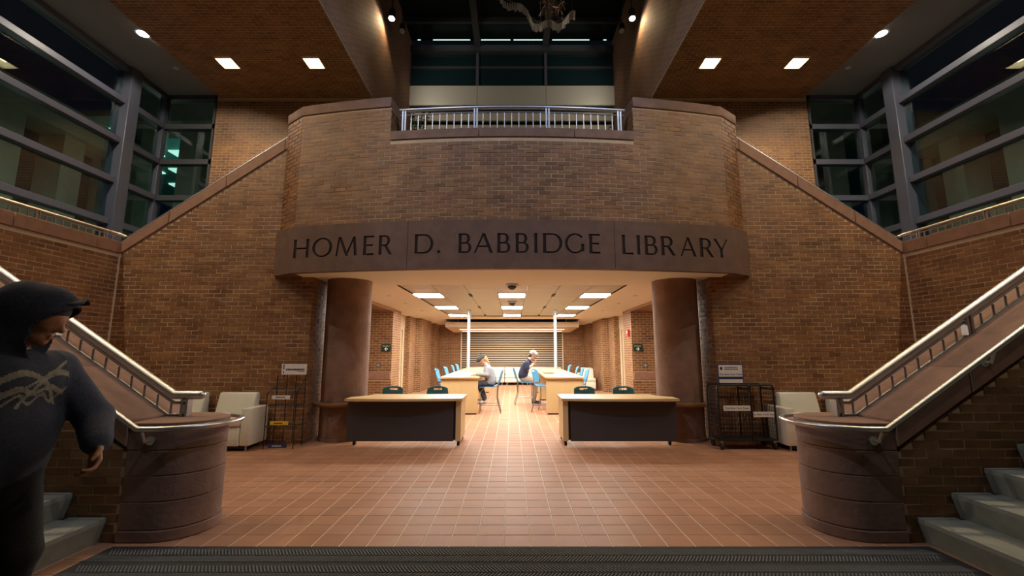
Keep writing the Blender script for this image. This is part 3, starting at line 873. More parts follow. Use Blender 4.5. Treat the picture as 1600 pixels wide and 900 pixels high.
# slatted screen at the far end
struct(MB().box(-2.34, 2.34, 20.08, 20.3, 0, 2.7).build('wall_rear', M['dark']), 'black backing wall behind the wooden slats', 'wall')
scr = thing('slat_screen', 'horizontal pale wood slats on the far end wall of the passage', 'screen', (0, 20.0, .7))
for i in range(20):
    z = .66 + i * .082
    MB().box(-2.30, 2.30, 19.98, 20.04, z, z + .026).build('slat', M['slat'], scr)
for sx in (-1, 1):
    MB().box(sx * 2.30, sx * 2.345, 19.96, 20.05, .0, 2.28).build('side_trim', M['slat'], scr)
can = thing('canopy', 'suspended pale wood canopy in front of the slatted screen', 'canopy', (0, 17.3, 2.4))
MB().prism([(17.25, 2.40), (19.95, 2.30), (19.95, 2.36), (17.3, 2.60), (17.25, 2.60)], 'x', -2.66, 2.66).build('deck', M['canopy_wood'], can)
for y in (18.3, 19.2):
    z = 2.40 - (y - 17.25) / 2.75 * .10
    MB().box(-2.2, 2.2, y - .012, y + .012, z - .012, z + .01).build('strip_light', M['strip_lens'], can)
lamp('canopy_lamp', 'AREA', (0, 18.6, 2.30), 160, NEUTRAL, can, (0, 18.8, 0), 2.4)
for x in (-2.2, 2.2):
    MB().tube([(x, 17.6, 2.5), (x, 17.6, 3.2)], .01, 6).build('hanger', M['steel_dark'], can)
for sx in (-1, 1):
    sd = SIDE[sx]
    for y in (8.15, 9.5, 11.0, 13.0):
        o = MB().lathe([(.045, -.004), (.05, 0)], (sx * 2.72, y, CZ), 12).build('pin_light', M['steel_dark'])
        tag(o, 'small dark pinhole light in the beige ceiling %s of the recess, %s of four' % (sd, {8.15: 'nearest', 9.5: 'second', 11.0: 'third', 13.0: 'farthest'}[y]), 'ceiling light', 'pinhole lights beside the ceiling recess')
    o = MB().lathe([(.045, -.004), (.05, 0)], (sx * 2.3 - .0, 7.0, CZ), 12).build('pin_light', M['steel_dark'])
    tag(o, 'small dark pinhole light in the beige soffit beside the %s column' % sd, 'ceiling light', 'pinhole lights beside the ceiling recess')

# dome cameras
for (x, y, z, lb) in ((0, 7.80, CZ, 'white dome camera at the front edge of the recessed ceiling'), (0, 10.8, 2.675, 'grey dome camera between the first two middle light panels')):
    d = thing('dome_camera', lb, 'camera', (x, y, z))
    MB().lathe([(.10, -.045), (.115, -.03), (.115, 0)], n=20).build('housing', M['white_metal'], d, local=True, smooth=True)
    MB().lathe([(.004, -.115), (.045, -.105), (.075, -.075), (.085, -.045)], n=20).build('dome', M['black_metal'], d, local=True, smooth=True)

# ---- railings
def stair_rail(sx):
    sd = SIDE[sx]
    YR = 3.86
    rt = lambda x: 1.05 + max(0, x - 2.93) * 0.64
    r = thing('stair_railing', 'steel picket railing along the coping of the %s stair' % sd, 'railing', (sx * 2.8, YR, CAPZ))
    MB().tube([(sx * 2.70, YR, 1.05), (sx * 2.93, YR, 1.05), (sx * 6.4, YR, rt(6.4))], .036, 14).build('top_rail', M['steel'], r, smooth=True)
    MB().ball((sx * 2.70, YR, 1.05), .036, 12).build('end_cap', M['steel'], r, smooth=True)
    MB().tube([(sx * 2.80, YR, .985), (sx * 2.93, YR, .985), (sx * 6.4, YR, rt(6.4) - .065)], .013, 8).build('upper_rail', M['steel_dark'], r, smooth=True)
    MB().tube([(sx * 2.80, YR, .885), (sx * 2.97, YR, .885), (sx * 6.4, YR, .885 + (6.4 - 2.97) * .64)], .012, 8).build('lower_rail', M['steel_dark'], r, smooth=True)
    for x in (2.82, 4.05, 5.3):
        z0 = cop_z(x)
        for dx in (-.020, .020):
            MB().box(sx * (x + dx) - .011, sx * (x + dx) + .011, YR - .03, YR + .03, z0 - .01, rt(x) - .01).build('post', M['steel_dark'], r)
    pk = None
    x = 2.95
    while x < 6.35:
        if min(abs(x - t) for t in (2.82, 4.05, 5.3)) > .05:
            h = .105
            if pk is None:
                pk = MB().tube([(0, 0, 0), (0, 0, h)], .009, 8).build('picket', M['steel_dark'], r, smooth=True, local=True); p = pk
            else:
                p = pk.copy(); COL.objects.link(p)
            p.location = (sx * x - sx * 2.8, 0, .885 + max(0, x - 2.97) * .64 - CAPZ)
        x += .123
    # wall handrail that loops round the newel
    hd = thing('handrail', 'tubular steel handrail looping round the %s newel' % sd, 'handrail', (sx * NX, NY, .84))
    R2 = .395
    path = [(sx * 6.2, NY - R2, .84 + (6.2 - 2.84) * .655), (sx * 2.84, NY - R2, .84), (sx * NX, NY - R2, .84)]
    path += [(sx * (NX - R2 * math.sin(PI * i / 18)), NY - R2 * math.cos(PI * i / 18), .84) for i in range(1, 19)]
    path += [(sx * 2.95, NY + R2, .84), (sx * 2.99, NY + .33, .84)]
    MB().tube(path, .021, 12).build('tube', M['steel'], hd, smooth=True)
    for x in (2.80, 3.75, 4.9):
        z = .84 + max(0, x - 2.84) * .655
        b = MB().tube([(sx * x, 3.50, z - .10), (sx * x, 3.44, z - .10), (sx * x, 3.405, z - .02)], .010, 8)
        b.tube([(sx * x, 3.505, z - .10), (sx * x, 3.485, z - .10)], .034, 14)
        b.build('bracket', M['steel'], hd, smooth=True)
stair_rail(-1); stair_rail(1)

# balcony railing
r = thing('balcony_railing', 'curved steel baluster railing in the middle of the balcony', 'railing', (0, 6.4, NZ))
top = [(*arc(-1.86 + 3.72 * i / 16, .16), 5.335) for i in range(17)]
MB().tube(top, .032, 12).build('top_rail', M['steel'], r, smooth=True)
MB().tube([(p[0], p[1], 5.25) for p in top], .012, 8).build('sub_rail', M['steel'], r, smooth=True)
MB().tube([(p[0], p[1], 4.94) for p in top], .012, 8).build('bottom_rail', M['steel'], r, smooth=True)
posts = [-1.78, -.59, .58, 1.77]
for x in posts:
    for dx in (-.022, .022):
        a = arc(x + dx, .16)
        MB().box(a[0] - .012, a[0] + .012, a[1] - .025, a[1] + .025, NZ - .01, 5.315).build('post', M['steel'], r)
pk = None
for a, b in zip(posts[:-1], posts[1:]):
    for k in range(1, 10):
        q = arc(a + (b - a) * k / 10, .16)
        if pk is None:
            pk = MB().tube([(0, 0, 0), (0, 0, .315)], .009, 8).build('baluster', M['steel'], r, smooth=True, local=True); p = pk
        else:
            p = pk.copy(); COL.objects.link(p)
        p.location = (q[0], q[1] - 6.4, 4.94 - NZ)

# track spots in the atrium
def track_spot(loc, target, label, energy, lens=True, col=NEUTRAL, angle=55):
    t = thing('spotlight', label, 'spotlight', loc, group='cylinder spots of the atrium')
    d = (Vector(target) - Vector(loc)).normalized()
    L = Vector(loc)
    MB().tube([L - d * .32, L - d * .30, L], [.03, .085, .085], 16).build('barrel', M['mull_dark'], t, smooth=True)
    MB().tube([L, L + d * .012], [.075, .060], 16).build('lens', M['spot_lens'] if lens else M['white_metal'], t, smooth=True)
    MB().tube([L - d * .2, L - d * .2 + Vector((0, 0, .35)), (L.x * 1.05, L.y, 11.42)], .016, 8).build('stem', M['mull_dark'], t)
    if lens:
        lamp('spot_lamp', 'SPOT', L + d * .05, energy, col, t, target, .06, angle, .4)
    return t
for sx in (-1, 1):
    sd = SIDE[sx]
    track_spot((sx * 3.10, 10.03, 9.92), (sx * 3.0, 9.0, 6.0), 'lit spotlight high on the %s atrium wall' % sd, L_SPOT_REAR, angle=168, col=WARM)
    ws = track_spot((sx * 2.98, 10.6, 10.02), (sx * 2.5, 8.2, 5.0), 'white-faced spotlight just below the bright one on the %s atrium wall' % sd, 0, lens=False)
    lamp('fascia_fill', 'SPOT', (sx * 2.9, 10.9, 9.7), 75, NEUTRAL, ws, (sx * 1.2, 13.0, 9.4), .05, 130, .8)  # added fill to brighten the metal fascia; the white-faced head itself is unlit
    lamp('sculpture_fill', 'SPOT', (sx * 2.75, 10.35, 9.85), 120, NEUTRAL, ws, (.6, 9.0, 9.1), .04, 45, .5)  # added fill that lifts the paper garland, from the same unlit head
    track_spot((sx * 2.9, 1.6, 10.3), (-sx * 1.9, 6.4, 4.1), 'lit spotlight of the front atrium aimed at the balcony from the %s' % sd, L_SPOT, col=(.64, .74, 1.0), angle=62)
# ================================================================ FURNITURE
def plate(grid, thick_vec_fn, hole=()):
    """grid[i][j] points -> closed shell moved by thick_vec_fn(i, j); hole = set of (i, j) cells left open"""
    ni, nj = len(grid), len(grid[0])
    mb = MB()
    A = [Vector(grid[i][j]) for i in range(ni) for j in range(nj)]
    B = [A[i * nj + j] + Vector(thick_vec_fn(i, j)) for i in range(ni) for j in range(nj)]
    n = ni * nj
    cells = [(i, j) for i in range(ni - 1) for j in range(nj - 1) if (i, j) not in hole]
    f = []
    cnt = {}
    for i, j in cells:
        q = (i * nj + j, i * nj + j + 1, (i + 1) * nj + j + 1, (i + 1) * nj + j)
        f.append(q); f.append(tuple(k + n for k in q[::-1]))
        for a, b in zip(q, q[1:] + q[:1]):
            cnt[(a, b)] = cnt.get((a, b), 0) + 1
    for (a, b) in list(cnt):
        if (b, a) not in cnt:
            f.append((b, a, a + n, b + n))
    mb.add(A + B, f)
    return mb

def make_chair(name, label, cat, hs, back, m, stool, loc, rz, group):
    t = thing(name, label, cat, loc, rz, group)
    g = []
    for i in range(9):
        s = i / 8
        x = .22 - .44 * s
        z = hs - .025 * math.exp(-((s - 0) / .12) ** 2) + .05 * max(0, (s - .8) / .2) ** 2
        w = .20 + .02 * math.sin(PI * s)
        g.append([(x, w * (2 * j / 8 - 1), z + .018 * (2 * j / 8 - 1) ** 2) for j in range(9)])
    plate(g, lambda i, j: (0, 0, -.014)).build('seat', m, t, smooth=True, local=True)
    g = []
    for i in range(10):
        s = i / 9
        z = hs + .09 + back * s
        w = .20 * (1 - .10 * s ** 3)
        g.append([(-.215 - .09 * s - .04 * (1 - (2 * j / 10 - 1) ** 2), w * (2 * j / 10 - 1), z - (.035 * abs(2 * j / 10 - 1) ** 3 if i == 9 else 0)) for j in range(11)])
    plate(g, lambda i, j: (-.014, 0, 0), {(7, 4), (7, 5), (7, 3), (7, 6)}).build('backrest', m, t, smooth=True, local=True)
    for s in (-1, 1):
        MB().tube([(.12, .17 * s, hs - .02), (.19, .195 * s, hs - .12), (.21, .21 * s, .0)], .011, 8).build('leg', M['chrome'], t, smooth=True, local=True)
        MB().tube([(-.235, .175 * s, hs + .16), (-.21, .18 * s, hs - .01), (-.20, .19 * s, hs * .55), (-.29, .215 * s, .0)], .011, 8).build('leg', M['chrome'], t, smooth=True, local=True)
    if stool:
        MB().tube([(.195, -.203, .19), (.195, .203, .19), (-.245, .204, .19), (-.245, -.204, .19)], .008, 8, closed=True).build('foot_ring', M['chrome'], t, smooth=True, local=True)
    return t

HT = .85
# high tables with steel poles
for sx in (-1, 1):
    sd = SIDE[sx]
    t = thing('high_table', 'long maple counter-height table on the %s of the passage' % sd, 'table', (sx * 1.21, 12.6, 0))
    MB().box(sx * .77, sx * 1.66, 10.22, 15.65, HT - .04, HT).build('tabletop', M['maple'], t, bevel=.004, segs=1)
    for y in (10.25, 13.22, 15.58):
        MB().box(sx * .79, sx * 1.645, y, y + .04, .03, HT - .04).build('end_panel', M['maple_v'], t)
        MB().box(sx * .82, sx * 1.62, y + .005, y + .035, 0, .03).build('plinth', M['rubber'], t)
    MB().box(sx * 1.20, sx * 1.23, 10.29, 15.58, .2, HT - .04).build('modesty_panel', M['maple_v'], t)
    p = thing('power_pole', 'white steel power pole standing on the %s high table' % sd, 'pole', (sx * 1.29, 13.0, HT))
    MB().lathe([(.045, 0), (.045, 2.675 - HT)], n=20).build('shaft', M['white_metal'], p, smooth=True, local=True)
    MB().lathe([(.075, 0), (.075, .02), (.05, .05)], n=20).build('collar', M['white_metal'], p, smooth=True, local=True)
    MB().lathe([(.06, 2.645 - HT), (.06, 2.675 - HT)], n=20).build('ceiling_ring', M['white_metal'], p, local=True)
nb = open_book = thing('notebook', 'open white notebook on the left high table before the person in grey', 'notebook', (-1.07, 10.62, HT))
MB().box(-1.20, -1.075, 10.52, 10.70, HT, HT + .012).build('page_block', M['paper'], nb)
MB().box(-1.065, -.97, 10.52, 10.70, HT, HT + .012).build('page_block', M['paper'], nb)
MB().box(-1.205, -.965, 10.515, 10.705, HT - .0, HT + .003).build('cover', M['ink'], nb)
lp = thing('laptop', 'slim dark laptop on the right high table beside the pole', 'laptop', (1.0, 11.9, HT))
MB().box(.86, 1.12, 11.75, 12.1, HT, HT + .014).build('base', M['black_metal'], lp)
MB().prism([(.86, HT + .014), (.85, HT + .014), (.80, HT + .06), (.81, HT + .06)], 'y', 11.75, 12.1).build('screen', M['black_metal'], lp)

ordn = ['nearest', 'second', 'third', 'farthest']
base_stool = None
def place_stool(x, y, rz, label, group):
    global base_stool
    if base_stool is None:
        base_stool = make_chair('counter_stool', label, 'stool', .60, .32, M['blue'], True, (x, y, 0), rz, group)
        return base_stool
    o = copy_tree(base_stool)
    o.location = (x, y, 0); o.rotation_euler = (0, 0, rz)
    return tag(o, label, 'stool', group)
for i, y in enumerate((11.05, 12.5, 14.0, 15.05)):
    place_stool(-1.58, y, random.uniform(-.08, .08), 'blue counter stool along the wall side of the left high table, %s of four' % ordn[i], 'stools on the wall side of the high tables')
for i, y in enumerate((11.0, 11.8, 12.75, 14.4)):
    place_stool(1.58, y, PI + random.uniform(-.08, .08), 'blue counter stool along the wall side of the right high table, %s of four' % ordn[i], 'stools on the wall side of the high tables')
place_stool(-.55, 10.6, PI, 'blue counter stool under the seated person in grey', 'stools on the aisle')
place_stool(.36, 12.2, 0.05, 'blue counter stool under the seated person in navy', 'stools on the aisle')
place_stool(.82, 10.75, -.45, 'empty blue counter stool turned at the corner of the right high table', 'stools on the aisle')

# desks with chairs
def desk(sx):
    sd = SIDE[sx]
    t = thing('rolling_desk', 'maple and charcoal desk on casters beside the %s column' % sd, 'desk', (sx * 1.6, 7.1, 0))
    cx, cy, rr = 2.83, 7.5, .49
    pts = []
    n = 14
    for i in range(n + 1):
        s = i / n
        pts.append((.76 + (2.56 - .76) * s, 6.84 - .06 * math.sin(PI * s) - .04 * s))
    a0 = math.atan2(-math.sqrt(rr ** 2 - (cx - 2.56) ** 2), 2.56 - cx)
    a1 = math.atan2(7.56 - cy, -math.sqrt(rr ** 2 - (7.56 - cy) ** 2))
    if a1 > 0: a1 -= 2 * PI
    for i in range(9):
        a = a0 + (a1 - a0) * i / 8
        pts.append((cx + rr * math.cos(a), cy + rr * math.sin(a)))
    pts.append((.76, 7.56))
    MB().prism([(sx * x, y) for x, y in pts], 'z', .675, .712).build('desktop', M['maple'], t)
    MB().box(sx * .785, sx * .865, 6.88, 7.50, .075, .675).build('end_panel', M['maple_v'], t)
    MB().box(sx * 2.42, sx * 2.45, 6.93, 7.10, .075, .675).build('end_panel', M['maple_v'], t)
    MB().box(sx * .90, sx * 2.54, 6.895, 6.915, .07, .655).build('modesty_panel', M['desk_dark'], t)
    MB().box(sx * .865, sx * .91, 6.93, 6.95, .08, .675).build('shadow_strip', M['black_metal'], t)
    MB().box(sx * .865, sx * 2.42, 7.08, 7.11, .60, .675).build('rail', M['black_metal'], t)
    for x, y in ((.825, 6.93), (.825, 7.45), (2.435, 6.97)):
        w = MB().tube([(sx * x - .018, y, .035), (sx * x + .018, y, .035)], .034, 14).box(sx * x - .012, sx * x + .012, y - .012, y + .012, .05, .08)
        w.build('caster', M['rubber'], t, smooth=True)
desk(-1); desk(1)
for sx, xs, rzs in ((-1, (-2.22, -1.36), (-.05, .06)), (1, (1.36, 2.05), (.08, -.04))):
    for i, x in enumerate(xs):
        lb = 'teal chair tucked behind the %s desk, on its %s' % (SIDE[sx], 'column side' if abs(x) > 1.8 else 'aisle side')
        make_chair('desk_chair', lb, 'chair', .40, .30, M['teal'], False, (x, 7.93, 0), -PI / 2 + rzs[i], 'teal chairs behind the desks')

# lounge chairs with a single arm
def lounge(x0, x1, arm, label, yf=6.48, yb=6.99, parent_loc=None, group='cream lounge chairs', m=None):
    """x0..x1 width, arm = x side that carries the arm ('lo', 'hi' or None)"""
    m = m or M['vinyl']
    t = thing('lounge_chair', label, 'armchair', ((x0 + x1) / 2, (yf + yb) / 2, 0), group=group)
    aw = .15
    s0, s1 = x0, x1
    if arm == 'lo': s0 = x0 + aw
    if arm == 'hi': s1 = x1 - aw
    MB().box(s0, s1, yf + .02, yb - .02, .075, .34).build('seat_base', m, t, bevel=.012)
    MB().box(s0, s1, yf, yb - .12, .345, .46).build('seat_cushion', m, t, bevel=.03, segs=3)
    q = MB().prism([(yb - .20, .46), (yb, .30), (yb, .80), (yb - .10, .80)], 'x', s0 + .005, s1 - .005)
    q.build('backrest', m, t, bevel=.025, segs=3)
    if arm:
        a, b = (x0, x0 + aw - .004) if arm == 'lo' else (x1 - aw + .004, x1)
        MB().box(a, b, yf + .03, yb - .01, .075, .605).build('armrest', m, t, bevel=.02, segs=2)
    for x in (x0 + .06, x1 - .06):
        for y in (yf + .07, yb - .07):
            MB().lathe([(.014, 0), (.016, .078)], (x, y, 0), 10).build('leg', M['steel_dark'], t, smooth=True)
    MB().box(x0 + .10, x1 - .10, yf + .09, yb - .05, .03, .075).build('toe_kick', M['black_metal'], t)
    return t
lounge(-4.54, -3.80, 'hi', 'cream vinyl lounge chair next to the wire newspaper rack')
lounge(-5.45, -4.74, None, 'cream vinyl lounge chair half hidden behind the left newel and rail')
lounge(3.98, 4.72, 'lo', 'cream vinyl lounge chair next to the black newspaper cart')
lounge(4.90, 5.60, None, 'cream vinyl lounge chair half hidden behind the right newel and rail')
lounge(2.55, 3.1, 'lo', 'cream lounge chair by the right passage wall behind the stools, nearer one', 16.3, 16.9)
lounge(2.62, 3.2, 'lo', 'cream lounge chair by the right passage wall behind the stools, farther one', 17.2, 17.8)
for k, (a, b, lb) in enumerate(((-2.05, -.33, 'white upholstered bench below the slatted screen, left of three'), (-.31, .55, 'white upholstered bench below the slatted screen, short middle one'), (.57, 2.2, 'white upholstered bench below the slatted screen, right of three'))):
    t = thing('bench', lb, 'bench', ((a + b) / 2, 19.4, 0), group='white benches below the screen')
    MB().box(a, b, 19.1, 19.85, .12, .30).build('base', M['vinyl_white'], t, bevel=.015)
    MB().box(a, b, 19.08, 19.7, .305, .43).build('seat', M['vinyl_white'], t, bevel=.03)
    MB().box(a, b, 19.62, 19.85, .43, .74).build('backrest', M['vinyl_white'], t, bevel=.03)
    for x in (a + .1, b - .1):
        for y in (19.2, 19.75):
            MB().box(x - .02, x + .02, y - .02, y + .02, 0, .12).build('leg', M['steel_dark'], t)

# lettering helper (flat print made of real glyph meshes, built-in font)
def text_mesh(s, size, name, m, parent, origin, rot=(PI / 2, 0, 0), align='CENTER', shear=0.0):
    cu = bpy.data.curves.new(name, 'FONT')
    cu.body = s; cu.size = size; cu.align_x = align; cu.align_y = 'CENTER'; cu.shear = shear; cu.resolution_u = 2
    o = bpy.data.objects.new(name, cu); COL.objects.link(o)
    bpy.context.view_layer.update()
    me = bpy.data.meshes.new_from_object(o.evaluated_get(bpy.context.evaluated_depsgraph_get()))
    bpy.data.objects.remove(o)
    me.materials.clear(); me.materials.append(m)
    o = bpy.data.objects.new(name, me); COL.objects.link(o)
    o.rotation_euler = rot
    o.parent = parent
    o.location = Vector(origin) - parent.location
    return o

# newspaper cart
ct = thing('newspaper_cart', 'black wire newspaper cart on casters beside the right column', 'cart', (3.5, 6.85, 0))
X0, X1, XM, Y0, Y1, ZB, ZT = 3.06, 3.90, 3.545, 6.62, 6.96, .13, .93
MB().box(X0, X1, Y0, Y1, ZB, ZB + .02).build('deck', M['black_metal'], ct)
for y in (Y0, Y1):
    for a, b in ((X0, XM), (XM, X1)):
        r_ = .05
        path = [(a, y, ZB), (a, y, ZT - r_), (a + .015, y, ZT - .015), (a + r_, y, ZT), (b - r_, y, ZT), (b - .015, y, ZT - .015), (b, y, ZT - r_), (b, y, ZB)]
        MB().tube(path, .014, 8).build('frame_hoop', M['black_metal'], ct, smooth=True)
for x in (X0, XM, X1):
    MB().tube([(x, Y0, ZT - .06), (x, Y1, ZT - .06)], .012, 8).build('cross_tube', M['black_metal'], ct)
wg = MB()
k = X0 + .045
while k < X1:
    wg.box(k - .002, k + .002, Y1 - .002, Y1 + .002, ZB, ZT); k += .045
z = ZB + .06
while z < ZT:
    wg.box(X0, X1, Y1 - .002, Y1 + .002, z - .002, z + .002)
    for x in (X0, XM, X1):
        wg.box(x - .002, x + .002, Y0, Y1, z - .002, z + .002)
    z += .06
k = Y0 + .045
while k < Y1:
    for x in (X0, XM, X1): wg.box(x - .002, x + .002, k - .002, k + .002, ZB, ZT)
    k += .045
wg.build('wire_grid', M['black_metal'], ct)
for x in (X0 + .03, X1 - .03):
    for y in (Y0 + .03, Y1 - .03):
        MB().tube([(x - .014, y, .05), (x + .014, y, .05)], .05, 14).build('caster', M['rubber'], ct, smooth=True)
        MB().box(x - .02, x + .02, y - .015, y + .015, .09, .135).build('caster_fork', M['steel_dark'], ct)
for a, b, z in ((X0 + .07, XM - .02, .56), (XM + .02, X1 - .03, .47)):
    p = MB().box(a, b, Y0 - .022, Y0 - .016, z, z + .075).build('name_plate', M['paper'], ct)
    text_mesh('The New York Times', .040, 'lettering', M['ink'], ct, ((a + b) / 2, Y0 - .024, z + .037)).parent = p
cs = thing('newspaper_sign', 'white framed newspaper sign standing on the black cart', 'sign', (3.36, 6.80, ZT))
MB().box(3.17, 3.56, 6.795, 6.81, ZT + .01, ZT + .305).build('board', M['navy_card'], cs)
cd_ = MB().box(3.185, 3.545, 6.788, 6.795, ZT + .115, ZT + .29).build('card', M['paper'], cs)
MB().box(3.185, 3.545, 6.788, 6.795, ZT + .02, ZT + .075).build('card', M['paper'], cs)
text_mesh('The New York Times', .040, 'lettering', M['ink'], cs, (3.365, 6.786, ZT + .15)).parent = cd_
mb = MB()
for zz, L_ in ((.25, .20), (.222, .19)):
    x = 3.275
    while x < 3.275 + L_:
        w = random.uniform(.008, .02); mb.box(x, x + w, 6.786, 6.788, ZT + zz, ZT + zz + .011); x += w + .006
mb.build('small_print', M['ink'], cs).parent = cd_
MB().prism([(3.205, ZT + .262), (3.24, ZT + .262), (3.24, ZT + .23), (3.2225, ZT + .21), (3.205, ZT + .23)], 'y', 6.786, 6.788).build('crest', M['ink'], cs).parent = cd_

# wire newspaper rack
rk = thing('newspaper_rack', 'thin black wire newspaper rack beside the left column', 'rack', (-3.45, 6.85, 0))
xa, xb, ya, yb = -3.68, -3.24, 6.68, 6.94
for x in (xa, xb):
    MB().tube([(x, ya, 0), (x, ya, .80), (x + (.10 if x == xa else 0), yb, 1.02), (x + (.10 if x == xa else 0), yb, 1.10)], .007, 6).build('upright', M['black_metal'], rk)
    MB().tube([(x, yb, 0), (x, yb, 1.06)], .007, 6).build('upright', M['black_metal'], rk)
for x in (-3.53, -3.39):
    MB().tube([(x, yb, .05), (x, yb, 1.10)], .006, 6).build('back_wire', M['black_metal'], rk)
for z in (.06, .32, .62, .86):
    MB().tube([(xa, ya, z), (xb, ya, z), (xb, yb, z), (xa, yb, z)], .005, 6, closed=True).build('shelf_ring', M['black_metal'], rk)
    q = MB()
    for i in range(1, 6):
        x = xa + (xb - xa) * i / 6
        q.box(x - .003, x + .003, ya, yb, z - .003, z + .003)
    q.build('shelf_wires', M['black_metal'], rk)
for z, m in ((.72, M['paper']), (.345, M['yellow_card']), (.02, M['navy_card'])):
    MB().box(-3.60, -3.33, ya - .014, ya - .008, z, z + .055).build('shelf_card', m, rk)
    q = MB(); x = -3.54
    while x < -3.41:
        w = random.uniform(.008, .018); q.box(x, x + w, ya - .016, ya - .014, z + .02, z + .034); x += w + .006
    q.build('small_print', M['ink'] if m is not M['navy_card'] else M['paper'], rk)
hs_ = thing('rack_sign', 'wide white header sign on the wire newspaper rack', 'sign', (-3.42, 6.90, 1.06))
MB().box(-3.61, -3.22, 6.905, 6.915, 1.07, 1.235).build('board', M['paper'], hs_)
mb = MB().box(-3.585, -3.57, 6.903, 6.905, 1.15, 1.225).box(-3.585, -3.57, 6.903, 6.905, 1.09, 1.12)
x = -3.54
while x < -3.25:
    w = random.uniform(.012, .024); mb.box(x, x + w, 6.903, 6.905, 1.135, 1.160); x += w + .006
mb.box(-3.36, -3.25, 6.903, 6.905, 1.115, 1.122)
mb.build('small_print', M['ink'], hs_)

# signs, call buttons, alarm in the passage
for sx in (-1, 1):
    sd = SIDE[sx]
    s = thing('elevator_sign', 'dark green Elevator sign with arrow on the %s end wall' % sd, 'sign', (sx * 3.56, 12.38, 1.5))
    bd_ = MB().box(sx * 3.435, sx * 3.69, 12.375, 12.395, 1.43, 1.64).build('board', M['sign_green'], s)
    text_mesh('Elevator', .060, 'lettering', M['sign_white'], s, (sx * 3.5625, 12.372, 1.59)).parent = bd_
    cx = sx * 3.5625
    d = sx
    arrow = [(cx + d * .05, 1.505), (cx + d * .005, 1.555), (cx - d * .02, 1.555), (cx + d * .005, 1.52), (cx - d * .05, 1.52), (cx - d * .05, 1.49), (cx + d * .005, 1.49), (cx - d * .02, 1.455), (cx + d * .005, 1.455)]
    MB().prism(arrow, 'y', 12.371, 12.374).build('arrow', M['sign_white'], s).parent = bd_
    b = thing('call_button', 'brushed steel elevator call plate on the %s end wall' % sd, 'call button', (sx * 3.76, 12.38, 1.05))
    MB().lathe([(.065, -.008), (.065, .006)], n=24).build('plate', M['steel_dark'], b, local=True)
    b.rotation_euler = (PI / 2, 0, 0)
    MB().lathe([(.022, .006), (.022, .014)], n=16).build('button', M['sign_white'], b, local=True)
al = thing('fire_alarm', 'red fire alarm box on the right passage pier', 'fire alarm', (3.39, 12.65, 1.95))
MB().box(3.345, 3.395, 12.59, 12.72, 1.86, 2.06).build('housing', M['red'], al, bevel=.006)
MB().box(3.338, 3.346, 12.62, 12.69, 1.96, 2.02).build('strobe', M['sign_white'], al)

# plants behind the balcony railing
def plant(x, y, z0, h, n, label, spread):
    t = thing('potted_plant', label, 'plant', (x, y, 4.03))
    MB().lathe([(.13, 0), (.18, .36), (.17, .36), (.16, .33)], (x, y, 4.03), 18).build('pot', M['pot'], t, smooth=True)
    rnd = random.Random(int(x * 100) + 5)
    st, lf = MB(), MB()
    for i in range(n):
        a = rnd.uniform(0, 2 * PI); l = rnd.uniform(.45, 1.0) * h; r = rnd.uniform(.2, 1) * spread
        p0 = Vector((x, y, 4.34)); p1 = Vector((x + r * .4 * math.cos(a), y + r * .4 * math.sin(a), 4.34 + l * .6)); p2 = Vector((x + r * math.cos(a), y + r * math.sin(a), 4.34 + l))
        st.tube([p0, p1, p2], .005, 5)
        for k in range(9):
            s = .25 + .75 * k / 8
            c = p0.lerp(p1, min(1, s * 2)) if s < .5 else p1.lerp(p2, s * 2 - 1)
            b = rnd.uniform(0, 2 * PI); L_ = rnd.uniform(.05, .10); e = rnd.uniform(-.3, .6)
            d = Vector((math.cos(b), math.sin(b), e)).normalized(); w = d.cross(Vector((0, 0, 1))).normalized() * L_ * .28
            lf.add([c, c + d * L_ * .5 + w, c + d * L_, c + d * L_ * .5 - w], [(0, 1, 2, 3)])
    st.build('stem', M['leaf'], t)
    tag(lf.build('foliage', M['leaf'], t), kind='stuff')
plant(-1.62, 6.95, 4.03, 1.18, 26, 'bushy potted plant behind the left end of the balcony railing', .26)
plant(1.56, 6.98, 4.03, .92, 18, 'low potted plant behind the right end of the balcony railing', .24)

# hanging paper garland
gl = thing('hanging_sculpture', 'suspended garland of white paper strips in the dark atrium', 'sculpture', (.6, 9.0, 9.2))
path = [(-.45, 9.95), (-.15, 9.56), (.15, 9.40), (.35, 9.22), (.48, 9.02), (.66, 8.95), (.85, 8.93), (1.02, 8.97), (1.18, 9.03), (1.32, 9.12), (1.45, 9.22)]
nst = 54
for i in range(nst):
    s = i / (nst - 1) * (len(path) - 1); k = min(int(s), len(path) - 2); f_ = s - k
    x = path[k][0] * (1 - f_) + path[k + 1][0] * f_; z = path[k][1] * (1 - f_) + path[k + 1][1] * f_
    a = random.uniform(-.5, .5); w = .026; L_ = random.uniform(.17, .24)
    yy = 9.0 + .10 * math.sin(i * .35)
    v = []
    for (dx, dz) in ((-w * .6, 0), (w * .6, 0), (w, -L_), (-w, -L_)):
        for dy in (-.0015, .0015):
            v.append((x + dx * math.cos(a) + .25 * dz * (s / 10 - .6), yy + dx * math.sin(a) + dy, z + dz))
    MB().add(v, [(0, 2, 4, 6), (1, 7, 5, 3), (0, 1, 3, 2), (2, 3, 5, 4), (4, 5, 7, 6), (6, 7, 1, 0)]).build('paper_strip', M['paper'], gl)
MB().tube([(p[0], 9.0, p[1]) for p in path], .006, 6).build('spine_wire', M['steel_dark'], gl)
for x, z in ((-.15, 9.56), (.66, 8.95), (1.4, 9.19)):
    MB().tube([(x, 9.0, z), (x, 9.0, 11.45)], .003, 5).build('hanging_wire', M['steel_dark'], gl)
q = MB()
rnd = random.Random(3)
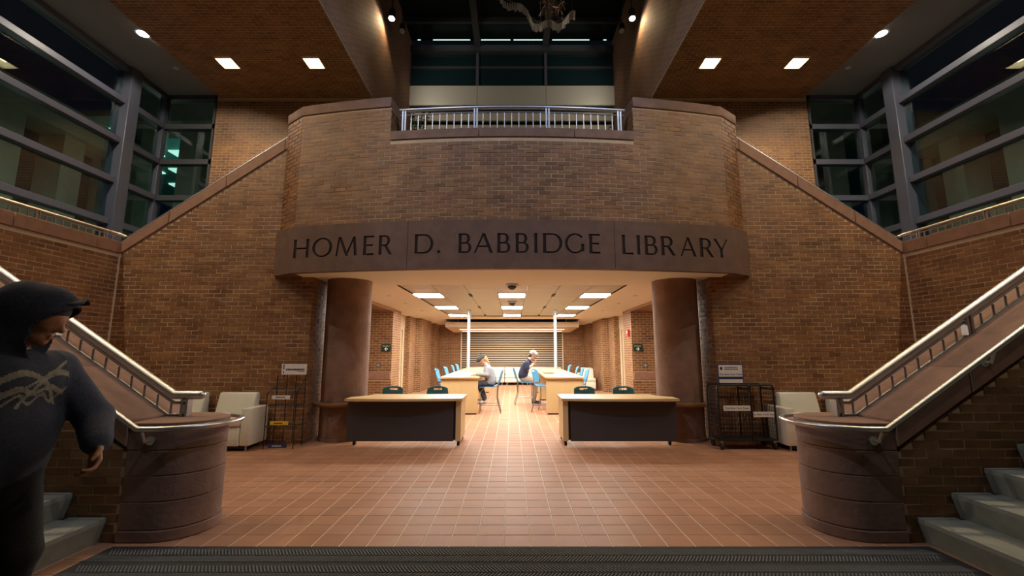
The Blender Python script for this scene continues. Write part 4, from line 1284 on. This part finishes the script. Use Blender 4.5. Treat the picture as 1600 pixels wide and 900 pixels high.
for i in range(26):
    p = [Vector((.95 + rnd.uniform(-.35, .35), 9.1 + rnd.uniform(-.2, .2), 9.45 + rnd.uniform(-.25, .25))) for _ in range(3)]
    q.tube(p, .003, 4)
q.build('twig_tangle', M['brown_wood'], gl)

# ================================================================ OUTSIDE THE WINDOWS
def wing(sx):
    sd = SIDE[sx]
    t = thing('concrete_wing', 'concrete building wing outside the %s windows at night' % sd, 'building', (sx * 12.5, 13.5, 0))
    for y in (8.2, 9.7, 11.2, 12.7):
        MB().box(sx * 12.0, sx * 12.9, y - .28, y + .28, 2, 7.2).build('pier', M['concrete_out'], t)
    MB().box(sx * 12.3, sx * 13.2, 6.0, 13.6, 4.3, 5.1).build('spandrel', M['concrete_out'], t)
    MB().box(sx * 11.8, sx * 13.2, 6.0, 13.4, 7.2, 7.9).build('roof_beam', M['concrete_out'], t)
    MB().box(sx * 12.7, sx * 12.75, 6.0, 13.6, 5.1, 7.2).build('glazing', M['glass_dark'], t)
    for x in (6.9, 8.2, 9.3, 10.65, 12.6):
        MB().box(sx * (x - .3), sx * (x + .35), 13.5, 14.3, 2, 9.4).build('pier', M['concrete_out'], t)
    MB().box(sx * 6.5, sx * 13.2, 13.7, 14.5, 4.4, 5.2).build('spandrel', M['concrete_out'], t)
    MB().box(sx * 6.5, sx * 13.2, 13.4, 14.6, 9.0, 10.2).build('roof_beam', M['concrete_out'], t)
    MB().box(sx * 6.5, sx * 20, 14.5, 26, 9.8, 10.0).build('inner_ceiling', M['teal_wall'], t)
    MB().box(sx * 6.5, sx * 20, 26, 26.2, 3, 10).build('inner_wall', M['teal_wall'], t)
    if sx < 0:
        for x in (-11.2, -12.6, -14.0, -15.4, -16.8):
            for y in (15.6, 17.4, 19.2, 21.0, 22.8):
                MB().box(x - .42, x + .42, y - .28, y + .28, 9.74, 9.80).build('ceiling_light', M['green_lens'], t)
    lamp('courtyard_fill', 'POINT', (sx * 10.2, 11.6, 6.4), 9 if sx < 0 else 4, (.96, 1.0, .84), t, None, .3)  # added fill for the concrete piers, with no fixture of its own
    lamp('courtyard_fill', 'POINT', (sx * 10.0, 8.0, 5.6), 6 if sx < 0 else 4, (.96, 1.0, .84), t, None, .3)  # second added fill on the piers, also without a fixture
    if sx < 0:
        lamp('inner_lamp', 'POINT', (sx * 12.5, 18.0, 8.5), 70, (.6, 1.0, .85), t, None, .4)
wing(-1); wing(1)
struct(MB().box(-22, 22, -3, 27, -.4, -.21).build('ground_outside', M['concrete_out']), 'dark paved ground outside the building', 'ground')
# ================================================================ PEOPLE
def sdf_body(name, prims, voxel, mats, parent=None, subs=(), face_fn=None):
    """prims: (a, b, ra, rb, k, material index, squash or None); one continuous surface grown round tapered limbs"""
    pts = np.array([p[i] for p in prims for i in (0, 1)], dtype=np.float64)
    rm = max(max(p[2], p[3]) for p in prims) + .03
    lo = pts.min(0) - rm; hi = pts.max(0) + rm
    n = np.ceil((hi - lo) / voxel).astype(int) + 1
    D = np.full(n, 9.0, dtype=np.float32)
    ax = [lo[i] + voxel * np.arange(n[i]) for i in range(3)]
    def dist(P, p):
        a = np.array(p[0]); b = np.array(p[1]); ab = b - a; L = max(1e-9, ab @ ab)
        d = [P[i] - a[i] for i in range(3)]
        t = np.clip((d[0] * ab[0] + d[1] * ab[1] + d[2] * ab[2]) / L, 0, 1)
        q = [d[i] - t * ab[i] for i in range(3)]
        return np.sqrt(q[0] ** 2 + q[1] ** 2 + q[2] ** 2) - (p[2] + (p[3] - p[2]) * t)
    def region(p, m):
        r = max(p[2], p[3]) + m
        a = np.minimum(p[0], p[1]) - r; b = np.maximum(p[0], p[1]) + r
        i0 = np.clip(((a - lo) / voxel).astype(int), 0, n); i1 = np.clip(((b - lo) / voxel).astype(int) + 2, 0, n)
        sl = tuple(slice(i0[i], i1[i]) for i in range(3))
        G = np.meshgrid(*[ax[i][sl[i]].astype(np.float32) for i in range(3)], indexing='ij', sparse=True)
        return sl, G
    for p in prims:
        k = p[4]
        sl, G = region(p, .06)
        d = dist(G, p).astype(np.float32)
        c = D[sl]
        h = np.clip(.5 + .5 * (c - d) / k, 0, 1)
        D[sl] = c * (1 - h) + d * h - k * h * (1 - h)
    for p in subs:
        sl, G = region(p, .02)
        D[sl] = np.maximum(D[sl], -dist(G, p))
    S = D < 0
    c8 = [(i, j, k) for i in (0, 1) for j in (0, 1) for k in (0, 1)]
    m = n - 1
    cnt = np.zeros(m, dtype=np.int8)
    def sub(A, o): return A[o[0]:o[0] + m[0], o[1]:o[1] + m[1], o[2]:o[2] + m[2]]
    for o in c8: cnt += sub(S, o)
    act = (cnt > 0) & (cnt < 8)
    I = np.argwhere(act)
    idx = -np.ones(m, dtype=np.int64); idx[act] = np.arange(len(I))
    acc = np.zeros((len(I), 3)); ct = np.zeros(len(I))
    for o in c8:
        for axn in range(3):
            if o[axn]: continue
            o2 = list(o); o2[axn] = 1
            v0 = D[I[:, 0] + o[0], I[:, 1] + o[1], I[:, 2] + o[2]]; v1 = D[I[:, 0] + o2[0], I[:, 1] + o2[1], I[:, 2] + o2[2]]
            x = (v0 < 0) != (v1 < 0)
            t = np.where(x, v0 / np.where(x, v0 - v1, 1), 0)
            q = np.array(o, dtype=float)[None, :].repeat(len(I), 0); q[:, axn] = t
            acc[x] += q[x]; ct += x
    V = lo + (I + acc / ct[:, None]) * voxel
    quads = []
    for axn in range(3):
        o1, o2 = (axn + 1) % 3, (axn + 2) % 3
        A = np.moveaxis(S, axn, 0); X = A[:-1] != A[1:]
        X = np.moveaxis(X, 0, axn)
        E = np.argwhere(X)
        E = E[(E[:, o1] > 0) & (E[:, o2] > 0) & (E[:, o1] < n[o1] - 1) & (E[:, o2] < n[o2] - 1)]
        def at(d1, d2):
            F = E.copy(); F[:, o1] -= d1; F[:, o2] -= d2
            return idx[F[:, 0], F[:, 1], F[:, 2]]
        q = np.stack([at(1, 1), at(0, 1), at(0, 0), at(1, 0)], 1)
        inside = S[E[:, 0], E[:, 1], E[:, 2]]
        q[~inside] = q[~inside][:, ::-1]
        quads.append(q)
    Q = np.concatenate(quads)
    Q = Q[(Q >= 0).all(1)]
    C = V[Q].mean(1)
    best = np.full(len(C), 9.0); mi = np.zeros(len(C), dtype=np.int32)
    PT = [C[:, 0], C[:, 1], C[:, 2]]
    for p in prims:
        d = dist(PT, p)
        w = d < best
        best[w] = d[w]; mi[w] = p[5]
    if face_fn is not None:
        mi = face_fn(C, mi)
    L = np.array(parent.location) if parent is not None else np.zeros(3)
    me = bpy.data.meshes.new(name)
    me.from_pydata((V - L).tolist(), [], Q.tolist())
    for m_ in mats: me.materials.append(m_)
    me.polygons.foreach_set('material_index', mi.astype(np.int32))
    me.polygons.foreach_set('use_smooth', [True] * len(Q))
    me.update()
    o = bpy.data.objects.new(name, me); COL.objects.link(o)
    if parent is not None: o.parent = parent
    return o

def V3(*a): return np.array(a, dtype=float)
def unit(v): return v / np.linalg.norm(v)

def hand(wrist, d, nrm, curl, mi, thumb_side=1, s=1.0):
    """palm and five fingers; d points to the fingertips, nrm out of the palm (fingers curl towards it)"""
    d = unit(d); nrm = unit(nrm - d * (nrm @ d)); side = np.cross(d, nrm) * thumb_side
    out = []
    pw = wrist + d * .012 * s
    for k in (-1.0, -.33, .33, 1.0):
        out.append((pw + side * .014 * k * s, wrist + d * .088 * s + side * .028 * k * s, .015 * s, .012 * s, .010, mi))
    lens = {1.0: (.040, .026, .020), .33: (.044, .029, .022), -.33: (.041, .027, .021), -1.0: (.032, .021, .018)}
    for k, ls in lens.items():
        p = wrist + d * .090 * s + side * .029 * k * s
        a = 0.0
        for i, l in enumerate(ls):
            a += curl * (0.8 if i == 0 else 1.0)
            q = p + (d * math.cos(a) + nrm * math.sin(a)) * l * s
            out.append((p, q, (.0098 - .0009 * i) * s, (.0092 - .0009 * i) * s, .003, mi))
            p = q
    p = wrist + d * .030 * s + side * .024 * s
    q = p + (d * .6 + side * .75 + nrm * .35) * .036 * s
    r = q + (d * .85 + side * .1 + nrm * .5) * .030 * s
    t = r + (d * .8 - side * .15 + nrm * .55) * .024 * s
    out += [(p, q, .0135 * s, .0115 * s, .008, mi), (q, r, .0112 * s, .010 * s, .004, mi), (r, t, .0100 * s, .0085 * s, .003, mi)]
    return out

def head(c, fwd, up, mi, s=1.0, neck=None):
    """skull, face plane, brow, nose, lips, chin and ears"""
    fwd = unit(fwd); up = unit(up - fwd * (up @ fwd)); sd = np.cross(up, fwd)
    P = lambda f, u, l=0.0: c + (fwd * f + up * u + sd * l) * s
    out = [(P(-.030, .028), P(.028, .030), .080 * s, .074 * s, .03, mi),
           (P(.020, .0), P(.030, -.060), .066 * s, .050 * s, .03, mi),
           (P(.062, -.088), P(.050, -.080), .022 * s, .030 * s, .02, mi),
           (P(.082, .026, -.026), P(.082, .026, .026), .014 * s, .014 * s, .012, mi),
           (P(.088, .016), P(.108, -.018), .009 * s, .013 * s, .010, mi),
           (P(.088, -.022, -.010), P(.088, -.022, .010), .010 * s, .010 * s, .008, mi),
           (P(.084, -.050, -.014), P(.084, -.050, .014), .0085 * s, .0085 * s, .006, mi),
           (P(.082, -.063, -.010), P(.082, -.063, .010), .0085 * s, .0085 * s, .006, mi)]
    for k in (-1, 1):
        out.append((P(-.012, .012, .074 * k), P(-.006, -.022, .072 * k), .013 * s, .010 * s, .006, mi))
        out.append((P(.058, -.012, .030 * k), P(.058, -.012, .034 * k), .022 * s, .022 * s, .012, mi))
    if neck is not None:
        out.append((P(-.010, -.055), neck, .050 * s, .056 * s, .03, mi))
    return out

def eyes(parent, c, fwd, up, s=1.0):
    fwd = unit(fwd); up = unit(up - fwd * (up @ fwd)); sd = np.cross(up, fwd)
    for k in (-1, 1):
        p = c + (fwd * .078 + up * .006 + sd * .031 * k) * s
        MB().ball(tuple(p), .0105 * s, 10).build('eye', M['eye'], parent, smooth=True)

M['eye'] = mat('eye', (.03, .02, .015), .2)
M['skin_tan'] = mat('skin_tan', (.36, .165, .085), .5, bump=.05)
M['skin_fair'] = mat('skin_fair', (.50, .28, .20), .5)
M['hoodie'] = mat('navy_fleece', (.030, .036, .060), .95, noise=.2, nscale=60, bump=.25, bscale=140)
M['hoodie_arm'] = mat('slate_fleece', (.055, .064, .100), .95, noise=.2, nscale=60, bump=.25, bscale=140)
M['print'] = mat('faded_print', (.21, .20, .16), .9, noise=.35, nscale=40)
M['trousers'] = mat('black_cotton', (.006, .006, .007), .9, bump=.2, bscale=90)
M['shoe_black'] = mat('black_shoe', (.012, .012, .012), .5)
M['brim'] = mat('dusk_cap', (.040, .036, .052), .9)
M['grey_sweat'] = mat('grey_sweatshirt', (.27, .28, .30), .95, noise=.12, nscale=30, bump=.2, bscale=60)
M['denim_dark'] = mat('dark_denim', (.050, .055, .075), .9, noise=.2, nscale=40)
M['shoe_white'] = mat('white_shoe', (.70, .68, .64), .6)
M['cap_grey'] = mat('charcoal_cap', (.055, .057, .055), .85)
M['hair_blond'] = mat('blond_hair', (.42, .27, .12), .6, noise=.3, nscale=60)
M['navy_tee'] = mat('navy_tee', (.022, .026, .055), .9)
M['khaki'] = mat('khaki', (.36, .30, .21), .9)
M['cap_light'] = mat('light_grey_cap', (.33, .32, .31), .85)
M['cap_red'] = mat('red_peak', (.50, .03, .05), .7)
M['hair_dark'] = mat('dark_hair', (.03, .018, .012), .6)

# ---- walker in a dark hooded sweatshirt
wk = thing('person', 'walking person in a dark navy hooded sweatshirt and black trousers before the left stair', 'person', (-2.30, 2.04, 0))
F = unit(V3(.98, .12, 0)); Lf = V3(-.12, .98, 0)
hc = V3(-2.250, 2.050, 1.575); hf = unit(V3(.84, .40, -.36)); hu = V3(.40, .12, 1.0)
nk = V3(-2.365, 2.03, 1.42)
ls, le, lw = V3(-2.315, 2.23, 1.335), V3(-2.175, 2.33, 1.085), V3(-2.045, 2.22, .985)
rs, re_, rw = V3(-2.345, 1.84, 1.335), V3(-2.50, 1.74, 1.10), V3(-2.40, 1.66, .88)
pel = V3(-2.36, 2.05, .95)
pr = []
T, A_, S_, G_, B_ = 0, 1, 2, 3, 4       # torso, sleeve, skin, trousers, shoes
ch = V3(-2.345, 2.035, 1.26)
pr += [(ch - Lf * .11, ch + Lf * .11, .145, .145, .04, T), (ch + F * .045 - Lf * .07 + V3(0, 0, .02), ch + F * .045 + Lf * .07 + V3(0, 0, .02), .125, .125, .04, T),
       (V3(*rs), V3(*ls), .085, .085, .05, T), (nk - V3(0, 0, .05), ch, .10, .13, .05, T)]
be = V3(-2.335, 2.045, 1.08)
pr += [(be - Lf * .085, be + Lf * .085, .155, .155, .05, T), (be + F * .04, be + F * .04 - V3(0, 0, .08), .135, .15, .05, T), (pel - Lf * .08, pel + Lf * .08, .145, .145, .04, T)]
pr += [(ls, le, .088, .078, .03, A_), (le, lw, .080, .062, .02, A_), (lw - V3(.015, -.015, -.015), lw, .060, .052, .01, A_)]
pr += [(rs, re_, .088, .078, .03, A_), (re_, rw, .078, .055, .02, A_)]
lh, lk, la = V3(-2.36, 2.14, .90), V3(-2.265, 2.14, .51), V3(-2.37, 2.15, .105)
rh, rk_, ra_ = V3(-2.36, 1.96, .90), V3(-2.43, 1.94, .49), V3(-2.68, 1.93, .17)
for h_, k_, a_ in ((lh, lk, la), (rh, rk_, ra_)):
    pr += [(h_, k_, .105, .082, .04, G_), (k_, a_, .080, .060, .02, G_)]
pr += [(la - F * .05 - V3(0, 0, .045), la + F * .15 - V3(0, 0, .052), .042, .034, .02, B_), (ra_ - F * .06 - V3(0, 0, .03), ra_ + F * .12 - V3(0, 0, .10), .042, .034, .02, B_)]
pr += head(hc, hf, hu, S_, 1.0, nk)
pr += hand(lw + V3(.008, -.010, -.012), V3(.35, -.30, -.75), V3(-.3, -.9, .1), .62, S_, -1, 1.05)
pr += hand(rw, V3(.05, -.2, -1), V3(.7, .5, 0), .5, S_, 1, 1.05)
def chest_print(C, mi):
    d = C - (ch + V3(0, 0, .02))
    u = d @ Lf; f = d @ F; z = d[:, 2]
    a1 = np.abs(z - (.045 - 5.0 * (u - .085) ** 2) + .0) < .014
    a2 = np.abs(z - (.045 - 5.0 * (u + .085) ** 2)) < .014
    a3 = np.abs(z + .035 - .012 * np.sin(u * 45)) < .011
    a4 = np.abs(z + .072 - .020 * np.sin(u * 60 + 1)) < .008
    a5 = np.abs(z - .02 - .5 * u) < .007
    m = (a1 | a2 | a3 | a4 | a5) & (np.abs(u) < .17) & (f > .06) & (np.abs(z) < .11) & (mi == T)
    mi = mi.copy(); mi[m] = 5
    return mi
sdf_body('body', pr, .0065, [M['hoodie'], M['hoodie_arm'], M['skin_tan'], M['trousers'], M['shoe_black'], M['print']], wk, (), chest_print)
eyes(wk, hc, hf, hu)
hb = unit(hf)
hood = [(hc - hb * .035 + V3(-.005, 0, .045), hc + hb * .035 + V3(0, 0, .060), .122, .112, .03, 0), (hc - hb * .03, nk + V3(0, 0, .03), .120, .135, .04, 0),
        (nk + V3(.0, -.01, -.04), nk + V3(-.06, .02, -.03), .122, .13, .04, 0), (hc + hb * .03 + V3(0, 0, .04), hc + hb * .02 + V3(.0, 0, -.08), .108, .09, .04, 0)]
cav = [(hc + hb * .0 + V3(0, 0, .0), hc + hb * .26 - V3(0, 0, .02), .102, .125, .01, 0), (hc + hb * .045 - V3(0, 0, .07), hc + hb * .26 - V3(0, 0, .12), .095, .13, .01, 0)]
sdf_body('hood', hood, .0065, [M['hoodie']], wk, cav)
# cap peak
hs2 = unit(np.cross(hu, hf)); 
g = []
pk_dir = unit(V3(.88, .42, .14))
for i in range(7):
    s = i / 6
    w = .085 * math.sqrt(max(.02, 1 - (s * .93) ** 2.4))
    g.append([tuple(hc + V3(.0, 0, .075) + pk_dir * (.05 + .125 * s) + hs2 * w * (2 * j / 8 - 1) - V3(0, 0, .018) * (2 * j / 8 - 1) ** 2) for j in range(9)])
plate(g, lambda i, j: (0, 0, -.006)).build('cap_peak', M['brim'], wk, smooth=True)
sdf_body('cap_crown', [(hc - hb * .02 + V3(0, 0, .045), hc + hb * .035 + V3(0, 0, .060), .092, .085, .02, 0)], .0075, [M['brim']], wk, [(hc + V3(0, 0, -.10), hc + V3(0, 0, -.02), .10, .075, .01, 0)])

# ---- person in grey at the left high table (faces the table, -X)
YW = 10.60
W = lambda x, z, dy=0.0: V3(x, YW + dy, z)
wm = thing('person', 'seated person in a grey sweatshirt and dark cap writing at the left high table', 'person', (-.55, YW, 0))
hcw = W(-.715, 1.235); hfw = V3(-.80, -.10, -.58); huw = V3(-.58, 0, .80)
nkw = W(-.60, 1.085)
pr = []
T, S_, G_, B_ = 0, 1, 2, 3
pr += [(W(-.585, 1.02, -.13), W(-.585, 1.02, .13), .075, .075, .05, T), (W(-.56, .95, -.07), W(-.56, .95, .07), .125, .125, .05, T), (W(-.53, .84, -.06), W(-.53, .84, .06), .130, .130, .05, T),
       (W(-.50, .74, -.07), W(-.50, .74, .07), .125, .125, .04, T), (nkw, W(-.58, 1.0), .07, .10, .04, T)]
for s in (-1, 1):
    pr += [(W(-.585, 1.02, .16 * s), W(-.60, .885, .20 * s), .066, .060, .03, T), (W(-.60, .885, .20 * s), W(-.83, .895, .09 * s), .058, .044, .02, T)]
    pr += hand(W(-.835, .895, .085 * s), V3(-1, -.15 * s, -.06), V3(0, 0, -1), .30, S_, -s, .92)
    pr += [(W(-.50, .685, .085 * s), W(-.78, .665, .10 * s), .088, .070, .03, G_), (W(-.78, .665, .10 * s), W(-.655, .33, .09 * s), .066, .048, .02, G_)]
    pr += [(W(-.645, .33, .09 * s), W(-.645, .27, .09 * s), .036, .036, .01, S_), (W(-.635, .248, .09 * s), W(-.77, .235, .095 * s), .042, .034, .015, B_)]
pr += head(hcw, hfw, huw, S_, .96, nkw)
sdf_body('body', pr, .0065, [M['grey_sweat'], M['skin_fair'], M['denim_dark'], M['shoe_white']], wm)
eyes(wm, hcw, hfw, huw, .96)
fw = unit(hfw); uw = unit(huw - fw * (huw @ fw))
sdf_body('hair', [(hcw - fw * .045 + uw * .02, hcw - fw * .06 - uw * .03, .078, .070, .03, 0), (hcw - fw * .085 + uw * .01, W(-.575, 1.17, 0), .035, .030, .02, 0), (W(-.575, 1.17, 0), W(-.535, 1.10, .01), .028, .016, .02, 0)], .007, [M['hair_blond']], wm)
sdf_body('cap', [(hcw - fw * .03 + uw * .055, hcw + fw * .03 + uw * .052, .092, .086, .02, 0), (hcw + fw * .09 + uw * .050, hcw + fw * .15 + uw * .038, .020, .012, .02, 0),
                 (hcw + fw * .08 + uw * .048 + V3(0, .045, 0), hcw + fw * .135 + uw * .034 + V3(0, .03, 0), .016, .010, .02, 0), (hcw + fw * .08 + uw * .048 - V3(0, .045, 0), hcw + fw * .135 + uw * .034 - V3(0, .03, 0), .016, .010, .02, 0)],
         .007, [M['cap_grey']], wm, [(hcw - uw * .10, hcw - uw * .02, .12, .078, .01, 0)])

# ---- person in navy at the right high table (faces the table, +X)
YM = 12.20
W2 = lambda x, z, dy=0.0: V3(x, YM + dy, z)
mn = thing('person', 'seated person in a navy tee and grey cap with red peak looking at a phone', 'person', (.33, YM, 0))
hcm = W2(.585, 1.325); hfm = V3(.86, -.12, -.48); hum = V3(.48, 0, .86)
nkm = W2(.475, 1.18)
pr = []
A2 = 4
pr += [(W2(.40, 1.10, -.155), W2(.40, 1.10, .155), .078, .078, .05, T), (W2(.375, 1.02, -.08), W2(.375, 1.02, .08), .130, .130, .05, T), (W2(.33, .90, -.07), W2(.33, .90, .07), .130, .130, .05, T),
       (W2(.30, .79, -.075), W2(.30, .79, .075), .130, .130, .04, T), (nkm, W2(.42, 1.09), .065, .10, .04, T), (nkm, W2(.50, 1.21), .056, .056, .02, S_)]
for s in (-1, 1):
    pr += [(W2(.40, 1.10, .19 * s), W2(.41, .99, .215 * s), .068, .066, .03, T), (W2(.41, .99, .215 * s), W2(.425, .955, .215 * s), .046, .043, .01, S_),
           (W2(.425, .955, .215 * s), W2(.575, 1.075, .07 * s), .042, .030, .015, S_)]
    pr += hand(W2(.58, 1.08, .065 * s), V3(.55, -.35 * s, .55), V3(-.4, -s * .7, .2), .55, S_, s, .96)
    pr += [(W2(.31, .70, .09 * s), W2(.665, .625, .115 * s), .095, .074, .03, G_), (W2(.665, .625, .115 * s), W2(.605, .13, .11 * s), .070, .050, .02, G_)]
    pr += [(W2(.585, .055, .11 * s), W2(.74, .042, .12 * s), .045, .036, .02, B_)]
pr += head(hcm, hfm, hum, S_, .98, nkm)
sdf_body('body', pr, .0065, [M['navy_tee'], M['skin_fair'], M['khaki'], M['shoe_black']], mn)
eyes(mn, hcm, hfm, hum, .98)
fm = unit(hfm); um = unit(hum - fm * (hum @ fm))
sdf_body('hair', [(hcm - fm * .045 + um * .005, hcm - fm * .055 - um * .035, .076, .064, .03, 0)], .007, [M['hair_dark']], mn)
sdf_body('cap', [(hcm - fm * .03 + um * .055, hcm + fm * .03 + um * .052, .093, .087, .02, 0)], .007, [M['cap_light']], mn, [(hcm - um * .10, hcm - um * .02, .12, .078, .01, 0)])
sdf_body('cap_peak', [(hcm + fm * .085 + um * .050 + V3(0, d_, 0), hcm + fm * (.155 - abs(d_) * .5) + um * .036 + V3(0, d_ * .7, 0), .017, .010, .02, 0) for d_ in (-.05, 0, .05)], .007, [M['cap_red']], mn)
ph = thing('phone', 'white phone held up by the seated person in navy', 'phone', (.63, YM, 1.14))
q = MB().box(-.006, .006, -.037, .037, -.07, .07).build('case', M['paper'], ph, local=True)
MB().box(-.0075, -.006, -.033, .033, -.063, .063).build('screen', M['ink'], ph, local=True)
ph.rotation_euler = (0, .55, 0)
# ================================================================ LAY THE BRICKS AND TILES
bpy.context.view_layer.update()
DG = bpy.context.evaluated_depsgraph_get()
EYE = Vector((0, 0, CAM_H))
CT, SN = math.cos(TILT), math.sin(TILT)
def pix(p):
    z = p[2] - CAM_H
    dc = p[1] * CT + z * SN
    if dc < .1: return None
    return (800 + FPX * p[0] / dc, 450 - FPX * (-p[1] * SN + z * CT) / dc)
def seen(p, n_out):
    q = p + n_out * .02
    d = q - EYE
    L = d.length
    ok, loc, *_ = SC.ray_cast(DG, EYE, d / L, distance=L - .015)
    return not ok
BOXF = [(0, 2, 3, 1), (4, 5, 7, 6), (0, 1, 5, 4), (2, 6, 7, 3), (0, 4, 6, 2), (1, 3, 7, 5)]
rnd = random.Random(11)
shared = {}
for F_ in FIELDS:
    pieces = []
    for r in range(F_['rows']):
        v = F_['v0'] + (r + .5) * F_['pv']
        off = F_['u0'] + (F_['st'] * F_['pu'] if r % 2 else 0.0)
        for a, b in F_['cols'](v):
            k = math.floor((a - off) / F_['pu'])
            u = off + k * F_['pu']
            while u < b:
                lo_, hi_ = max(u + F_['j'] / 2, a), min(u + F_['pu'] - F_['j'] / 2, b)
                if hi_ - lo_ > .02:
                    pieces.append(((lo_ + hi_) / 2, v, hi_ - lo_))
                u += F_['pu']
    cand, rest = [], []
    hv = (F_['pv'] - F_['j']) / 2
    for u, v, w in pieces:
        P, U, Vx = F_['fn'](u, v)
        N = U.cross(Vx).normalized()
        if N.dot(EYE - P) < 0: N = -N
        jit = rnd.uniform(-.0025, .0025) if F_['name'] == 'brick' else rnd.uniform(-.0004, .0004)
        rec = (P, U, Vx, N, w, jit)
        a, b = pix(P - U * w / 2), pix(P + U * w / 2)
        c, d = pix(P - Vx * hv), pix(P + Vx * hv)
        size = 0
        if a and b and c and d:
            mx, my = (a[0] + b[0]) / 2, (c[1] + d[1]) / 2
            if -8 < mx < 1608 and -8 < my < 908:
                wp = math.hypot(a[0] - b[0], a[1] - b[1]); hp = math.hypot(c[0] - d[0], c[1] - d[1])
                if max(wp, hp) >= F_['minpx']:
                    size = abs((b[0] - a[0]) * (d[1] - c[1]) - (b[1] - a[1]) * (d[0] - c[0]))
        (cand if size > 12 else rest).append((size, rec))
    cand.sort(key=lambda t: -t[0])
    chosen = []
    for t in cand:
        if len(chosen) < F_['cap'] and seen(t[1][0], t[1][3]): chosen.append(t[1])
        else: rest.append(t)
    key = (F_['name'], F_['pu'], F_['pv'])
    if key not in shared:
        w0 = F_['pu'] - F_['j']
        mb = MB().box(-w0 / 2, w0 / 2, -F_['t'] / 2, F_['t'] / 2, -hv, hv)
        proto = mb.build(F_['name'], F_['m'], None, bevel=.0015 if F_['name'] == 'tile' else 0, segs=1)
        shared[key] = proto.data
        bpy.data.objects.remove(proto)
    par = F_['parent']
    PL = par.location.copy()
    w0 = F_['pu'] - F_['j']
    for P, U, Vx, N, w, jit in chosen:
        o = bpy.data.objects.new(F_['name'], shared[key])
        Yl = Vx.cross(U)
        c = P + N * jit - PL
        m = Matrix(((U.x * w / w0, Yl.x, Vx.x, c.x), (U.y * w / w0, Yl.y, Vx.y, c.y), (U.z * w / w0, Yl.z, Vx.z, c.z), (0, 0, 0, 1)))
        o.matrix_local = m
        COL.objects.link(o)
        o.parent = par
    if rest:
        vs, fs = [], []
        for _, (P, U, Vx, N, w, jit) in rest:
            n = len(vs)
            c = P + N * jit - PL
            for k3 in (-hv, hv):
                for k2 in (-F_['t'] / 2, F_['t'] / 2):
                    for k1 in (-w / 2, w / 2):
                        vs.append((c.x + U.x * k1 + N.x * k2 + Vx.x * k3, c.y + U.y * k1 + N.y * k2 + Vx.y * k3, c.z + U.z * k1 + N.z * k2 + Vx.z * k3))
            fs += [tuple(i + n for i in q) for q in BOXF]
        me = bpy.data.meshes.new(F_['stuff'])
        me.from_pydata(vs, [], fs)
        me.materials.append(F_['m'])
        bm = bmesh.new(); bm.from_mesh(me); bmesh.ops.recalc_face_normals(bm, faces=bm.faces); bm.to_mesh(me); bm.free()
        o = bpy.data.objects.new(F_['stuff'], me)
        COL.objects.link(o)
        o.parent = par
        o['kind'] = 'stuff'
